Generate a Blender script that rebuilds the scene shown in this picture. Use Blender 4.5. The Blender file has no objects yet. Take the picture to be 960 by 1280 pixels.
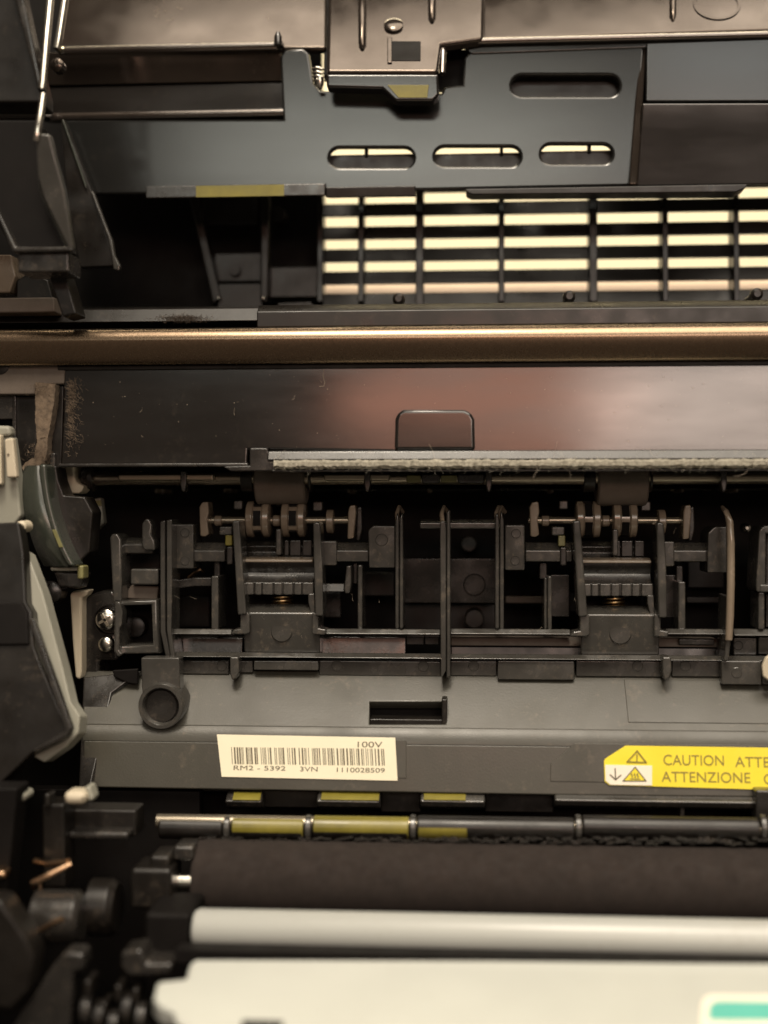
import bpy, bmesh, math, random
from mathutils import Vector, Matrix, noise

# ------------------------------------------------------------------ camera, world, light
sc = bpy.context.scene
COL = sc.collection
F = 1600.0                       # focal length in pixels of a 960 x 1280 picture
YAW = math.radians(3.7)
CY, SY = math.cos(YAW), math.sin(YAW)
cam = bpy.data.objects.new('camera', bpy.data.cameras.new('camera'))
COL.objects.link(cam)
cam.location = (0, 0, 0)
cam.rotation_euler = (math.radians(90), 0, YAW)
cam.data.sensor_fit = 'HORIZONTAL'
cam.data.sensor_width = 36
cam.data.lens = 36 * F / 960
cam.data.clip_start = 0.01
cam.data.clip_end = 50
cam.data.dof.use_dof = True
cam.data.dof.focus_distance = 0.404
cam.data.dof.aperture_fstop = 6.0
sc.camera = cam

w = bpy.data.worlds.new('World'); sc.world = w; w.use_nodes = True
bg = w.node_tree.nodes['Background']
bg.inputs[0].default_value = (1.0, 0.80, 0.62, 1); bg.inputs[1].default_value = 0.10

def area(name, loc, target, sx, sy, power, col):
    l = bpy.data.lights.new(name, 'AREA'); l.shape = 'RECTANGLE'; l.size = sx; l.size_y = sy
    l.energy = power; l.color = col
    o = bpy.data.objects.new(name, l); COL.objects.link(o); o.location = loc
    o.rotation_euler = (Vector(target) - Vector(loc)).to_track_quat('-Z', 'Y').to_euler()
    return o
area('ceiling_lamp', (0.24, -0.40, 1.273), (0.19, -0.05, -0.027), 1.2, 1.39, 28, (1.0, 0.885, 0.735))
area('glint_light', (-0.12, -0.32, 1.25), (0.0, 0.38, 0), 0.24, 0.24, 9, (1.0, 0.88, 0.72))  # added small overhead source that gives edges their glints
area('room_lamp', (-0.12, -1.2, 0.565), (-0.05, 0.36, 0.30), 0.74, 0.19, 2.1, (1.0, 0.99, 0.86)).data.shape = 'ELLIPSE'
area('facet_reflection_light', (0.44, -1.2, 0.55), (0.25, 0.36, 0.30), 0.30, 0.20, 0.60, (0.97, 1.0, 0.95))  # added source, placed for the reflection in the upper facet
area('panel_reflection_light', (0.32, -0.75, 0.235), (0.2, 0.39, 0.1), 0.34, 0.13, 1.25, (1.0, 0.80, 0.67))  # added source for the bright reflection right on the glossy panel
area('hand_reflection_light', (0.025, -0.75, 0.24), (0.0, 0.39, 0.1), 0.38, 0.15, 0.58, (1.0, 0.46, 0.31)).data.shape = 'ELLIPSE'  # added reddish source standing in for a hand reflected in the panel
area('wall_fill_light', (0.05, 1.0, 1.3), (0.05, 1.55, 0.35), 1.2, 0.4, 17, (1.0, 0.85, 0.58))  # added unseen light that brightens the wall behind the grille
sc.view_settings.view_transform = 'Standard'
sc.view_settings.look = 'None'
sc.view_settings.exposure = 0.3
sc.view_settings.gamma = 1
sc.render.engine = 'CYCLES'
sc.cycles.use_denoising = True
sc.cycles.max_bounces = 8

# ------------------------------------------------------------------ projection and mesh helpers
random.seed(7)
def ray(px, py):
    x, z = (px - 480) / F, -(py - 640) / F
    return Vector((x * CY - SY, x * SY + CY, z))
YO = 0.0                         # how far a whole assembly is set back
def P(px, py, Y):
    d = ray(px, py); return d * ((Y + YO) / d.y)
class Pl:                        # a plane through the printer's X direction: at picture row py0 it is Y0 deep, at py1 Y1 deep
    def __init__(s, py0, Y0, py1=None, Y1=None, px=480):
        a = P(px, py0, Y0)
        b = P(px, py1, Y1) if py1 is not None else a + Vector((0, 0, -1))
        u = Vector((0, b.y - a.y, b.z - a.z)).normalized()
        s.a, s.u = Vector((0, a.y, a.z)), u
        s.n = Vector((0, u.z, -u.y))
        if s.n.y < 0: s.n = -s.n            # away from the camera
    def __call__(s, px, py):
        d = ray(px, py); return d * (s.a.dot(s.n) / d.dot(s.n))
def plane(v):
    return v if isinstance(v, Pl) else Pl(640, v)
U = lambda Y: (Y + YO) / F              # metres per picture pixel at depth Y

WL = {}
def finish(o, parent):
    o.parent = parent
    WL[o] = o.location.copy()
    if parent is not None: o.location = o.location - WL[parent]
    COL.objects.link(o)
    return o
def thing(name, label, cat, at, group=None):
    o = bpy.data.objects.new(name, None); o.empty_display_size = 0.01
    o.location = at
    o['label'] = label; o['category'] = cat
    if group: o['group'] = group
    return finish(o, None)
def tag(o, label, cat, group=None):
    o['label'] = label; o['category'] = cat
    if group: o['group'] = group
    return o
def from_bm(name, bm, mat, parent=None, bevel=0.0, seg=2, sharp=35, recalc=True):
    if recalc: bmesh.ops.recalc_face_normals(bm, faces=bm.faces)
    me = bpy.data.meshes.new(name)
    xs = [v.co for v in bm.verts]
    lo = Vector([min(c[i] for c in xs) for i in range(3)]); hi = Vector([max(c[i] for c in xs) for i in range(3)])
    c = (lo + hi) / 2
    bmesh.ops.translate(bm, verts=bm.verts, vec=-c)
    bm.to_mesh(me); bm.free()
    me.polygons.foreach_set('use_smooth', [True] * len(me.polygons))
    me.set_sharp_from_angle(angle=math.radians(sharp))
    if mat is not None: me.materials.append(mat)
    o = bpy.data.objects.new(name, me); o.location = c
    if bevel > 0:
        b = o.modifiers.new('edge_round', 'BEVEL'); b.width = bevel; b.segments = seg
        b.limit_method = 'ANGLE'; b.angle_limit = math.radians(32); b.harden_normals = True
    return finish(o, parent)
def poly(name, mat, parent, pts, Y, depth, bevel=0.0003, seg=2):
    """outline in picture pixels on a plane, given real thickness away from the camera"""
    pl = plane(Y)
    bm = bmesh.new()
    a = [pl(*p) for p in pts]
    va = [bm.verts.new(p) for p in a]; vb = [bm.verts.new(p + pl.n * depth) for p in a]
    bm.faces.new(va); bm.faces.new(vb[::-1])
    n = len(a)
    for i in range(n): bm.faces.new((va[i], vb[i], vb[(i + 1) % n], va[(i + 1) % n]))
    return from_bm(name, bm, mat, parent, bevel, seg)
def box(name, mat, parent, x0, y0, x1, y1, Y, depth, bevel=0.0003, seg=2):
    xm, ym = (x0 + x1) / 2, (y0 + y1) / 2
    pl = plane(Y)
    a, b = pl(x0, ym).x, pl(x1, ym).x
    t0, t1 = pl(xm, y0), pl(xm, y1)
    bm = bmesh.new(); q = []
    for x in (a, b):
        for t in (t0, t1):
            for k in (0, 1):
                p = Vector((x, t.y, t.z)) + pl.n * depth * k
                q.append(bm.verts.new(p))
    for f in ((0, 1, 3, 2), (4, 6, 7, 5), (0, 4, 5, 1), (2, 3, 7, 6), (0, 2, 6, 4), (1, 5, 7, 3)):
        bm.faces.new([q[i] for i in f])
    return from_bm(name, bm, mat, parent, bevel, seg)
def xprof(name, mat, parent, prof, x0, x1, bevel=0.0003, seg=2, sharp=35):
    """cross-section as (row, depth) pairs, run along the printer's X from column x0 to x1"""
    xm = (x0 + x1) / 2
    pts = [P(min(max(xm, 0), 960), py, Y) for py, Y in prof]
    Ym = sum(Y for _, Y in prof) / len(prof)
    a, b = P(x0, prof[0][0], Ym).x, P(x1, prof[0][0], Ym).x
    bm = bmesh.new()
    va = [bm.verts.new((a, p.y, p.z)) for p in pts]; vb = [bm.verts.new((b, p.y, p.z)) for p in pts]
    bm.faces.new(va); bm.faces.new(vb[::-1]); n = len(pts)
    for i in range(n): bm.faces.new((va[i], vb[i], vb[(i + 1) % n], va[(i + 1) % n]))
    return from_bm(name, bm, mat, parent, bevel, seg, sharp)
def lathe(name, mat, parent, c, axis, prof, n=32, bevel=0.0, sharp=35, cap=True):
    """turned body: prof = (distance along axis, radius) in metres from c"""
    A = {'X': (Vector((1, 0, 0)), Vector((0, 1, 0)), Vector((0, 0, 1))),
         'Y': (Vector((0, 1, 0)), Vector((1, 0, 0)), Vector((0, 0, 1))),
         'Z': (Vector((0, 0, 1)), Vector((1, 0, 0)), Vector((0, 1, 0)))}[axis] if isinstance(axis, str) else axis
    bm = bmesh.new(); rings = []
    for t, r in prof:
        rings.append([bm.verts.new(c + A[0] * t + (A[1] * math.cos(k * 2 * math.pi / n) + A[2] * math.sin(k * 2 * math.pi / n)) * max(r, 1e-6)) for k in range(n)])
    for i in range(len(rings) - 1):
        for k in range(n):
            bm.faces.new((rings[i][k], rings[i][(k + 1) % n], rings[i + 1][(k + 1) % n], rings[i + 1][k]))
    if cap:
        bm.faces.new(rings[0]); bm.faces.new(rings[-1])
    else:
        for k in range(n): bm.faces.new((rings[-1][k], rings[-1][(k + 1) % n], rings[0][(k + 1) % n], rings[0][k]))
    return from_bm(name, bm, mat, parent, bevel, 2, sharp)
def cylx(name, mat, parent, x0, x1, py, r, Y, prof=None, n=32, bevel=0.0002):
    xm = min(max((x0 + x1) / 2, 0), 960)
    c = P(xm, py, Y); a, b = P(x0, py, Y).x, P(x1, py, Y).x
    c = Vector((0, c.y, c.z))
    if prof is None: pr = [(a, r * U(Y)), (b, r * U(Y))]
    else: pr = [(P(x, py, Y).x, q * U(Y)) for x, q in prof]
    return lathe(name, mat, parent, c, 'X', pr, n, bevel)
def cyly(name, mat, parent, px, py, Y, prof, n=28, bevel=0.0, cap=True):
    """prof = (metres behind Y, radius in pixels)"""
    return lathe(name, mat, parent, P(px, py, Y), 'Y', [(t, r * U(Y)) for t, r in prof], n, bevel, 35, cap)
def tube(name, mat, parent, pts, r, n=10):
    bm = bmesh.new(); rings = []; pts = [Vector(p) for p in pts]
    up = Vector((0.31, 0.52, 0.79))
    for i, p in enumerate(pts):
        d = (pts[min(i + 1, len(pts) - 1)] - pts[max(i - 1, 0)]).normalized()
        u = d.cross(up).normalized(); v = d.cross(u)
        rr = r[i] if isinstance(r, (list, tuple)) else r
        rings.append([bm.verts.new(p + (u * math.cos(k * 2 * math.pi / n) + v * math.sin(k * 2 * math.pi / n)) * rr) for k in range(n)])
    for i in range(len(rings) - 1):
        for k in range(n): bm.faces.new((rings[i][k], rings[i][(k + 1) % n], rings[i + 1][(k + 1) % n], rings[i + 1][k]))
    bm.faces.new(rings[0]); bm.faces.new(rings[-1])
    return from_bm(name, bm, mat, parent, 0, 2, 50)
def holed(name, mat, parent, outer, holes, Y, depth, bevel=0.0004):
    """a plate with openings, outlines in picture pixels on a plane"""
    pl = plane(Y)
    cu = bpy.data.curves.new('tmp', 'CURVE'); cu.dimensions = '2D'; cu.fill_mode = 'BOTH'
    cu.extrude = depth / 2 - bevel; cu.bevel_depth = bevel; cu.bevel_resolution = 2; cu.offset = -bevel
    for loop in [outer] + holes:
        s = cu.splines.new('POLY'); s.points.add(len(loop) - 1); s.use_cyclic_u = True
        for k, p in enumerate(loop):
            q = pl(*p); s.points[k].co = (q.x, (q - pl.a).dot(-pl.u), 0, 1)
    to = bpy.data.objects.new('tmp', cu); COL.objects.link(to)
    me = bpy.data.meshes.new_from_object(to.evaluated_get(bpy.context.evaluated_depsgraph_get()))
    bpy.data.objects.remove(to); bpy.data.curves.remove(cu)
    M = Matrix(((1, 0, 0, 0), (0, -pl.u.y, pl.n.y, 0), (0, -pl.u.z, pl.n.z, 0), (0, 0, 0, 1)))
    off = pl.a + pl.n * depth / 2
    bm = bmesh.new(); bm.from_mesh(me); bpy.data.meshes.remove(me)
    for v in bm.verts: v.co = M @ v.co + off
    bmesh.ops.remove_doubles(bm, verts=bm.verts, dist=1e-6)
    bm.normal_update()
    o = from_bm(name, bm, mat, parent, 0, 2, 40)
    o.data.polygons.foreach_set('use_smooth', [abs(p.normal.dot(pl.n)) < 0.995 for p in o.data.polygons])
    return o
def stadium(cx, cy, wd, ht, n=10):
    r = ht / 2; o = []
    for k in range(n + 1):
        a = -math.pi / 2 + math.pi * k / n; o.append((cx + wd / 2 - r + r * math.cos(a), cy + r * math.sin(a)))
    for k in range(n + 1):
        a = math.pi / 2 + math.pi * k / n; o.append((cx - wd / 2 + r + r * math.cos(a), cy + r * math.sin(a)))
    return o
def text(name, mat, parent, s, px, py, hpx, wpx, Y, lift=0.00012, rot=0.0):
    """flat print: px, py is the lower left corner of the line, hpx the height of a capital, wpx the line's length"""
    pl = plane(Y)
    cu = bpy.data.curves.new('tmp', 'FONT'); cu.body = s; cu.size = 1; cu.extrude = 0.004
    to = bpy.data.objects.new('tmp', cu); COL.objects.link(to)
    me = bpy.data.meshes.new_from_object(to.evaluated_get(bpy.context.evaluated_depsgraph_get()))
    bpy.data.objects.remove(to)
    bm = bmesh.new(); bm.from_mesh(me); bpy.data.meshes.remove(me)
    X = [v.co.x for v in bm.verts]; x0, x1 = min(X), max(X)
    H = 0.73
    o = pl(px, py); sx = (pl(px + wpx, py).x - o.x) / (x1 - x0)
    sy = (pl(px, py - hpx) - o).length / H
    for v in bm.verts:
        a = (v.co.x - x0) * sx; b = v.co.y * sy
        a, b = a * math.cos(rot) - b * math.sin(rot), a * math.sin(rot) + b * math.cos(rot)
        v.co = o + Vector((a, 0, 0)) - pl.u * b - pl.n * (lift + v.co.z * 0.0005)
    return from_bm(name, bm, mat, parent, 0)
def fibres(name, mat, parent, roots, length, r=0.00003, bend=0.5, direction=None):
    """loose hairs as thin three-sided threads, one body nobody could count"""
    bm = bmesh.new()
    for p in roots:
        d = Vector((random.gauss(0, 1), random.gauss(0, 1), random.gauss(0, 1))).normalized()
        if direction is not None: d = (d + Vector(direction) * 1.4).normalized()
        L = length * random.uniform(0.4, 1.3); prev = None; q = Vector(p)
        for k in range(4):
            u = d.cross(Vector((0.3, 0.2, 0.9))).normalized(); v = d.cross(u)
            ring = [bm.verts.new(q + (u * math.cos(a) + v * math.sin(a)) * r) for a in (0, 2.1, 4.2)]
            if prev:
                for j in range(3): bm.faces.new((prev[j], prev[(j + 1) % 3], ring[(j + 1) % 3], ring[j]))
            prev = ring; q = q + d * L / 3
            d = (d + Vector((random.gauss(0, bend), random.gauss(0, bend), random.gauss(0, bend)))).normalized()
    o = from_bm(name, bm, mat, parent, 0); o['kind'] = 'stuff'; return o

# ------------------------------------------------------------------ materials
def mat(name, col, rough, metal=0.0, var=0.15, scale=60, bump=0.0, bscale=900, spec=0.5, coat=0.0, stretch=(1, 1, 1), rvar=0.08, tint=None, dust=0.0):
    m = bpy.data.materials.new(name); m.use_nodes = True
    nt = m.node_tree; b = nt.nodes['Principled BSDF']
    tc = nt.nodes.new('ShaderNodeTexCoord'); mp = nt.nodes.new('ShaderNodeMapping')
    mp.inputs['Scale'].default_value = stretch
    nt.links.new(tc.outputs['Object'], mp.inputs['Vector'])
    n1 = nt.nodes.new('ShaderNodeTexNoise'); n1.inputs['Scale'].default_value = scale
    n1.inputs['Detail'].default_value = 6; n1.inputs['Roughness'].default_value = 0.65
    nt.links.new(mp.outputs[0], n1.inputs['Vector'])
    r = nt.nodes.new('ShaderNodeMapRange'); r.inputs[1].default_value = 0.3; r.inputs[2].default_value = 0.7
    r.inputs[3].default_value = 1 - var; r.inputs[4].default_value = 1 + var
    nt.links.new(n1.outputs['Fac'], r.inputs[0])
    mul = nt.nodes.new('ShaderNodeVectorMath'); mul.operation = 'SCALE'; mul.inputs[0].default_value = col
    nt.links.new(r.outputs[0], mul.inputs['Scale'])
    if dust > 0:                 # fine settled dust and scuffs
        nd = nt.nodes.new('ShaderNodeTexNoise'); nd.inputs['Scale'].default_value = 420; nd.inputs['Detail'].default_value = 8; nd.inputs['Roughness'].default_value = 0.75
        nt.links.new(tc.outputs['Object'], nd.inputs['Vector'])
        nl = nt.nodes.new('ShaderNodeTexNoise'); nl.inputs['Scale'].default_value = 45; nl.inputs['Detail'].default_value = 3
        nt.links.new(tc.outputs['Object'], nl.inputs['Vector'])
        ad = nt.nodes.new('ShaderNodeMath'); ad.operation = 'MULTIPLY_ADD'; ad.inputs[1].default_value = 0.45
        nt.links.new(nl.outputs['Fac'], ad.inputs[0]); nt.links.new(nd.outputs['Fac'], ad.inputs[2])
        rd = nt.nodes.new('ShaderNodeMapRange'); rd.inputs[1].default_value = 0.80; rd.inputs[2].default_value = 1.0
        rd.inputs[3].default_value = 0; rd.inputs[4].default_value = dust
        nt.links.new(ad.outputs[0], rd.inputs[0])
        mx = nt.nodes.new('ShaderNodeMix'); mx.data_type = 'RGBA'; mx.inputs[7].default_value = (0.24, 0.19, 0.14, 1)
        nt.links.new(rd.outputs[0], mx.inputs[0]); nt.links.new(mul.outputs[0], mx.inputs[6]); nt.links.new(mx.outputs[2], b.inputs['Base Color'])
    else: nt.links.new(mul.outputs[0], b.inputs['Base Color'])
    n2 = nt.nodes.new('ShaderNodeTexNoise'); n2.inputs['Scale'].default_value = scale * 2.3; n2.inputs['Detail'].default_value = 4
    nt.links.new(mp.outputs[0], n2.inputs['Vector'])
    r2 = nt.nodes.new('ShaderNodeMapRange'); r2.inputs[1].default_value = 0.3; r2.inputs[2].default_value = 0.7
    r2.inputs[3].default_value = max(0.02, rough - rvar); r2.inputs[4].default_value = min(1, rough + rvar)
    nt.links.new(n2.outputs['Fac'], r2.inputs[0]); nt.links.new(r2.outputs[0], b.inputs['Roughness'])
    b.inputs['Metallic'].default_value = metal
    b.inputs['Specular IOR Level'].default_value = spec
    if tint: b.inputs['Specular Tint'].default_value = (*tint, 1)
    b.inputs['Coat Weight'].default_value = coat; b.inputs['Coat Roughness'].default_value = 0.08
    if bump > 0:
        n3 = nt.nodes.new('ShaderNodeTexNoise'); n3.inputs['Scale'].default_value = bscale; n3.inputs['Detail'].default_value = 3
        nt.links.new(mp.outputs[0], n3.inputs['Vector'])
        bp = nt.nodes.new('ShaderNodeBump'); bp.inputs['Strength'].default_value = bump; bp.inputs['Distance'].default_value = 0.0002
        nt.links.new(n3.outputs['Fac'], bp.inputs['Height']); nt.links.new(bp.outputs[0], b.inputs['Normal'])
    return m
M_GREY = mat('grey_plastic', (0.042, 0.0395, 0.035), 0.22, var=0.25, bump=0.08, bscale=1500, spec=0.8, rvar=0.10, dust=0.35)
M_GREY2 = mat('dark_grey_plastic', (0.020, 0.018, 0.016), 0.24, var=0.3, bump=0.08, bscale=1500, spec=0.65, rvar=0.10, dust=0.3)
M_COVER = mat('matt_grey_cover_plastic', (0.046, 0.0435, 0.034), 0.40, var=0.2, scale=18, bump=0.15, bscale=1800, spec=0.5, rvar=0.1, dust=0.25)
M_BLACK = mat('black_plastic', (0.009, 0.0075, 0.0062), 0.34, var=0.3, spec=0.4, dust=0.12)
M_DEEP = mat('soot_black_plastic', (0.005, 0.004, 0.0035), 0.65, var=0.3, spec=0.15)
M_GLOSS = mat('glossy_black_plastic', (0.009, 0.0075, 0.0065), 0.15, var=0.2, scale=30, rvar=0.05, bump=0.03, bscale=400, stretch=(0.25, 1, 1), spec=0.7, dust=0.06)
M_LID = mat('polished_black_plastic', (0.014, 0.011, 0.009), 0.12, var=0.2, scale=30, rvar=0.06, spec=0.66, bump=0.08, bscale=22, tint=(1.0, 0.82, 0.68), dust=0.05)  # brown of the reflected room put into the specular tint
M_LIP = mat('shiny_lip_edge', (0.03, 0.024, 0.02), 0.10, var=0.2, spec=1.0, coat=1.0, tint=(1.0, 0.86, 0.76))  # extra gloss and warm tint for the lip highlights
M_PANEL = mat('polished_slate_black_plastic', (0.010, 0.010, 0.0095), 0.19, var=0.2, scale=30, rvar=0.015, spec=0.6, bump=0.02, bscale=60, stretch=(0.2, 1, 1), dust=0.04)
M_BRONZE = mat('bronze_satin_metal', (0.215, 0.155, 0.105), 0.26, metal=1.0, var=0.12, scale=1200, bump=0.05, bscale=3000, rvar=0.04)
M_STEEL = mat('polished_steel', (0.55, 0.52, 0.46), 0.2, metal=1.0, var=0.1)
M_SHAFT = mat('dull_steel_shaft', (0.30, 0.26, 0.20), 0.28, metal=0.8, var=0.2, stretch=(0.1, 1, 1))
M_BRASS = mat('brass_spring_wire', (0.62, 0.45, 0.24), 0.25, metal=1.0)
M_COPPER = mat('copper_wire', (0.55, 0.36, 0.22), 0.3, metal=1.0)
M_WHEEL = mat('brown_grey_nylon', (0.19, 0.15, 0.11), 0.22, var=0.2, spec=0.7)
M_RUBBER = mat('grey_brown_rubber', (0.11, 0.088, 0.07), 0.7, var=0.12, scale=200, bump=0.25, bscale=2500)
M_FOAM = mat('brown_black_foam', (0.021, 0.0155, 0.013), 0.9, var=0.2, scale=180, bump=0.5, bscale=1800, spec=0.3)
M_WHITE = mat('cream_white_plastic', (0.455, 0.47, 0.435), 0.42, var=0.07, scale=14, dust=0.10)
M_ROLLW = mat('pale_grey_roller', (0.40, 0.41, 0.385), 0.32, var=0.10, scale=60, stretch=(0.06, 1, 1), dust=0.25)
M_CREAM = mat('greenish_cream_plastic', (0.26, 0.255, 0.21), 0.5, var=0.1, scale=30)
M_OFFW = mat('off_white_plastic', (0.50, 0.44, 0.33), 0.5, var=0.06)
M_GGREY = mat('green_grey_plastic', (0.036, 0.040, 0.032), 0.22, var=0.15, scale=20, spec=0.7, dust=0.15)
M_YEL = mat('yellow_label_film', (0.78, 0.64, 0.02), 0.45, var=0.05, scale=40)
M_YELREFL = mat('painted_yellow_reflection', (0.16, 0.135, 0.018), 0.35, var=0.35, scale=60)  # yellow reflections put into a surface colour
M_PAPER = mat('cream_label_paper', (0.80, 0.74, 0.56), 0.6, var=0.04, scale=40)
M_LABW = mat('white_label_film', (0.80, 0.74, 0.62), 0.5, var=0.03)
M_INK = mat('grey_brown_ink', (0.11, 0.095, 0.06), 0.6, var=0.1)
M_INKY = mat('olive_ink', (0.23, 0.18, 0.03), 0.6, var=0.1)
M_TEAL = mat('turquoise_film', (0.10, 0.43, 0.36), 0.45, var=0.05)
M_FELT = mat('pale_grey_felt', (0.27, 0.25, 0.20), 0.95, var=0.45, scale=900, bump=1.0, bscale=1500)
M_LINT = mat('brown_lint', (0.13, 0.095, 0.065), 0.95, var=0.5, scale=500, bump=1.0, bscale=900)
M_OLIVEREFL = mat('painted_olive_reflection', (0.16, 0.15, 0.06), 0.4, var=0.25, scale=80)  # fainter olive reflections, likewise painted as a colour
M_LINTD = mat('dark_matted_lint', (0.05, 0.037, 0.027), 0.95, var=0.6, scale=700, bump=1.0, bscale=1200)
M_DUST = mat('pale_dust', (0.36, 0.30, 0.23), 0.9, var=0.2)
M_DIMLEDGE = mat('dim_ledge_pinkish_brown', (0.62, 0.48, 0.36), 0.5, var=0.05)  # dimmer pink of the lowest grille row put into colour
M_WALL = mat('cream_room_wall', (0.85, 0.80, 0.62), 0.8, var=0.02, scale=2)

# ------------------------------------------------------------------ setting
o = box('background_wall', M_WALL, None, -1200, -900, 2200, 520, 1.6, 0.05, 0)
o['kind'] = 'structure'
ot = xprof('grille_dim_ledge', M_DIMLEDGE, None, [(348, 0.62), (352, 0.60), (380, 0.60), (380, 0.64)], 200, 1600, 0.002)  # added ledge, makes the lowest grille row dimmer and pinker
tag(ot, 'added pinkish brown ledge dimming the lowest grille gaps', 'tray')
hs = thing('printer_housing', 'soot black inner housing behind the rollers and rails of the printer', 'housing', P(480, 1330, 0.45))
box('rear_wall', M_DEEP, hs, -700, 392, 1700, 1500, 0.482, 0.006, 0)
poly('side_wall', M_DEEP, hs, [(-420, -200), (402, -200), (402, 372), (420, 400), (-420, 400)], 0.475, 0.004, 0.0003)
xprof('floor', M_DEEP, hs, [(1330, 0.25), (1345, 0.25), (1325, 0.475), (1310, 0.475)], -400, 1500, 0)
xprof('ledge', M_BLACK, hs, [(376, 0.402), (384, 0.398), (404, 0.398), (404, 0.475), (378, 0.475)], 340, 1400, 0.0004)
xprof('ledge', M_BLACK, hs, [(388, 0.405), (404, 0.402), (404, 0.474), (386, 0.474)], -400, 345, 0.0004)

# ------------------------------------------------------------------ vent grille
YO = 0.022
gr = thing('vent_grille', 'black vent grille of flat slats with bright light behind it', 'vent grille', P(680, 370, 0.40))
GX0, GX1 = 403, 1330
for k, py in enumerate((228, 257, 286, 314.5, 343, 371)):
    xprof('slat', M_BLACK, gr, [(py - 9, 0.440), (py + 7.5, 0.4385), (py + 8.5, 0.446), (py - 8, 0.447)], GX0, GX1, 0.0005)
for px in (402, 452.5, 525, 626.5, 740, 829, 917, 1010, 1100, 1190, 1280):
    wd = 5 if px in (525, 740) else 3.6
    xprof('crossbar', M_BLACK, gr, [(215, 0.4370), (377 if px != 525 else 392, 0.4350), (377 if px != 525 else 392, 0.446), (215, 0.446)], px - wd, px + wd, 0.0004)
for px, py in ((498, 373), (712, 370), (947, 367)):
    cyly('stud', M_BLACK, gr, px, py, 0.3965, [(0, 4), (0.0008, 7.5), (0.003, 8), (0.006, 5), (0.014, 5)])
for px, wd in ((440, 40), (570, 60), (690, 40), (850, 60)):
    box('lower_rib', M_BLACK, gr, px - wd / 2, 381, px + wd / 2, 385, 0.3975, 0.004, 0.0003)

# ------------------------------------------------------------------ top cover with slots
YO = 0.07
tc_ = thing('top_cover', 'polished black top cover with four oval slots above the grille', 'printer cover', P(480, 240, 0.36))
PT = Pl(60, 0.3598, 240, 0.3598)
pn = holed('slotted_panel', M_PANEL, tc_,
      [(78, 150), (354, 149), (350, 70), (356, 62), (378, 60), (386, 66), (392, 104), (400, 113), (552, 116), (556, 108), (578, 106), (580, 72), (590, 62), (806, 54), (791, 232), (640, 235), (400, 240), (112, 243), (92, 190)],
      [stadium(707, 107, 136, 27), stadium(464.5, 197, 106, 25), stadium(597, 195.5, 108, 25), stadium(721, 192.5, 90, 25)], PT, 0.003, 0.0008)
for cx, cy, wd, ht in ((464.5, 197, 106, 25), (597, 195.5, 108, 25), (721, 192.5, 90, 25)):
    box('slot_floor', M_BLACK, tc_, cx - wd / 2 - 4, cy - 4.5, cx + wd / 2 + 4, cy + ht / 2 + 5, 0.3655, 0.012, 0.0005)
    box('slot_divider', M_DEEP, tc_, cx + 36 - (45 if cx < 500 else 8 if cx < 700 else 22), cy - ht / 2 - 4, cx + 40 - (45 if cx < 500 else 8 if cx < 700 else 22), cy - 2, 0.364, 0.004, 0.0002)
box('slot_floor', M_BLACK, tc_, 630, 85, 785, 130, 0.366, 0.004, 0.0005)
poly('upper_facet', M_PANEL, tc_, [(808, 53), (1250, 38), (1250, 126), (807, 127)], Pl(50, 0.3580, 127, 0.3589), 0.003, 0.0006)
poly('lower_facet', M_GLOSS, tc_, [(803, 129), (1250, 128), (1250, 226), (795, 233)], Pl(128, 0.3562, 232, 0.3606), 0.003, 0.0006)
poly('facet_seam', M_LID, tc_, [(799, 60), (809, 56), (797, 231), (786, 231)], Pl(60, 0.3605, 232, 0.3572), 0.002, 0.0007)
box('backing', M_DEEP, tc_, 780, 40, 1300, 228, 0.3680, 0.003, 0)
# front lips under the panel
xprof('lower_lip', M_GREY2, tc_, [(231, 0.3555), (246, 0.3555), (247, 0.364), (231, 0.364)], 186, 408, 0.0004)
xprof('lower_lip', M_BLACK, tc_, [(233, 0.357), (246, 0.3575), (247, 0.366), (233, 0.366)], 409, 520, 0.0004)
poly('lower_lip', M_BLACK, tc_, [(582, 236), (935, 230), (932, 235), (920, 240), (590, 243), (583, 240)], 0.3568, 0.008, 0.0004)
box('reflection_strip', M_YELREFL, tc_, 245, 231.5, 355, 245.5, 0.3552, 0.0003, 0)  # yellow reflection on the lip, built as a thin strip
# recess on the left of the panel
xprof('recess_face', M_LID, tc_, [(62, 0.3625), (104, 0.3645), (106, 0.370), (62, 0.370)], 60, 353, 0.0004)
xprof('recess_shelf', M_GLOSS, tc_, [(105, 0.3655), (140, 0.3645), (150, 0.3645), (152, 0.372), (106, 0.374)], 60, 358, 0.0007)
cylx('recess_rail', M_LIP, tc_, 66, 358, 143.5, 5, 0.3622)
xprof('rail', M_GLOSS, tc_, [(126, 0.352), (136, 0.350), (150, 0.351), (154, 0.358), (126, 0.360)], -160, 60, 0.0012, 3)
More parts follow.
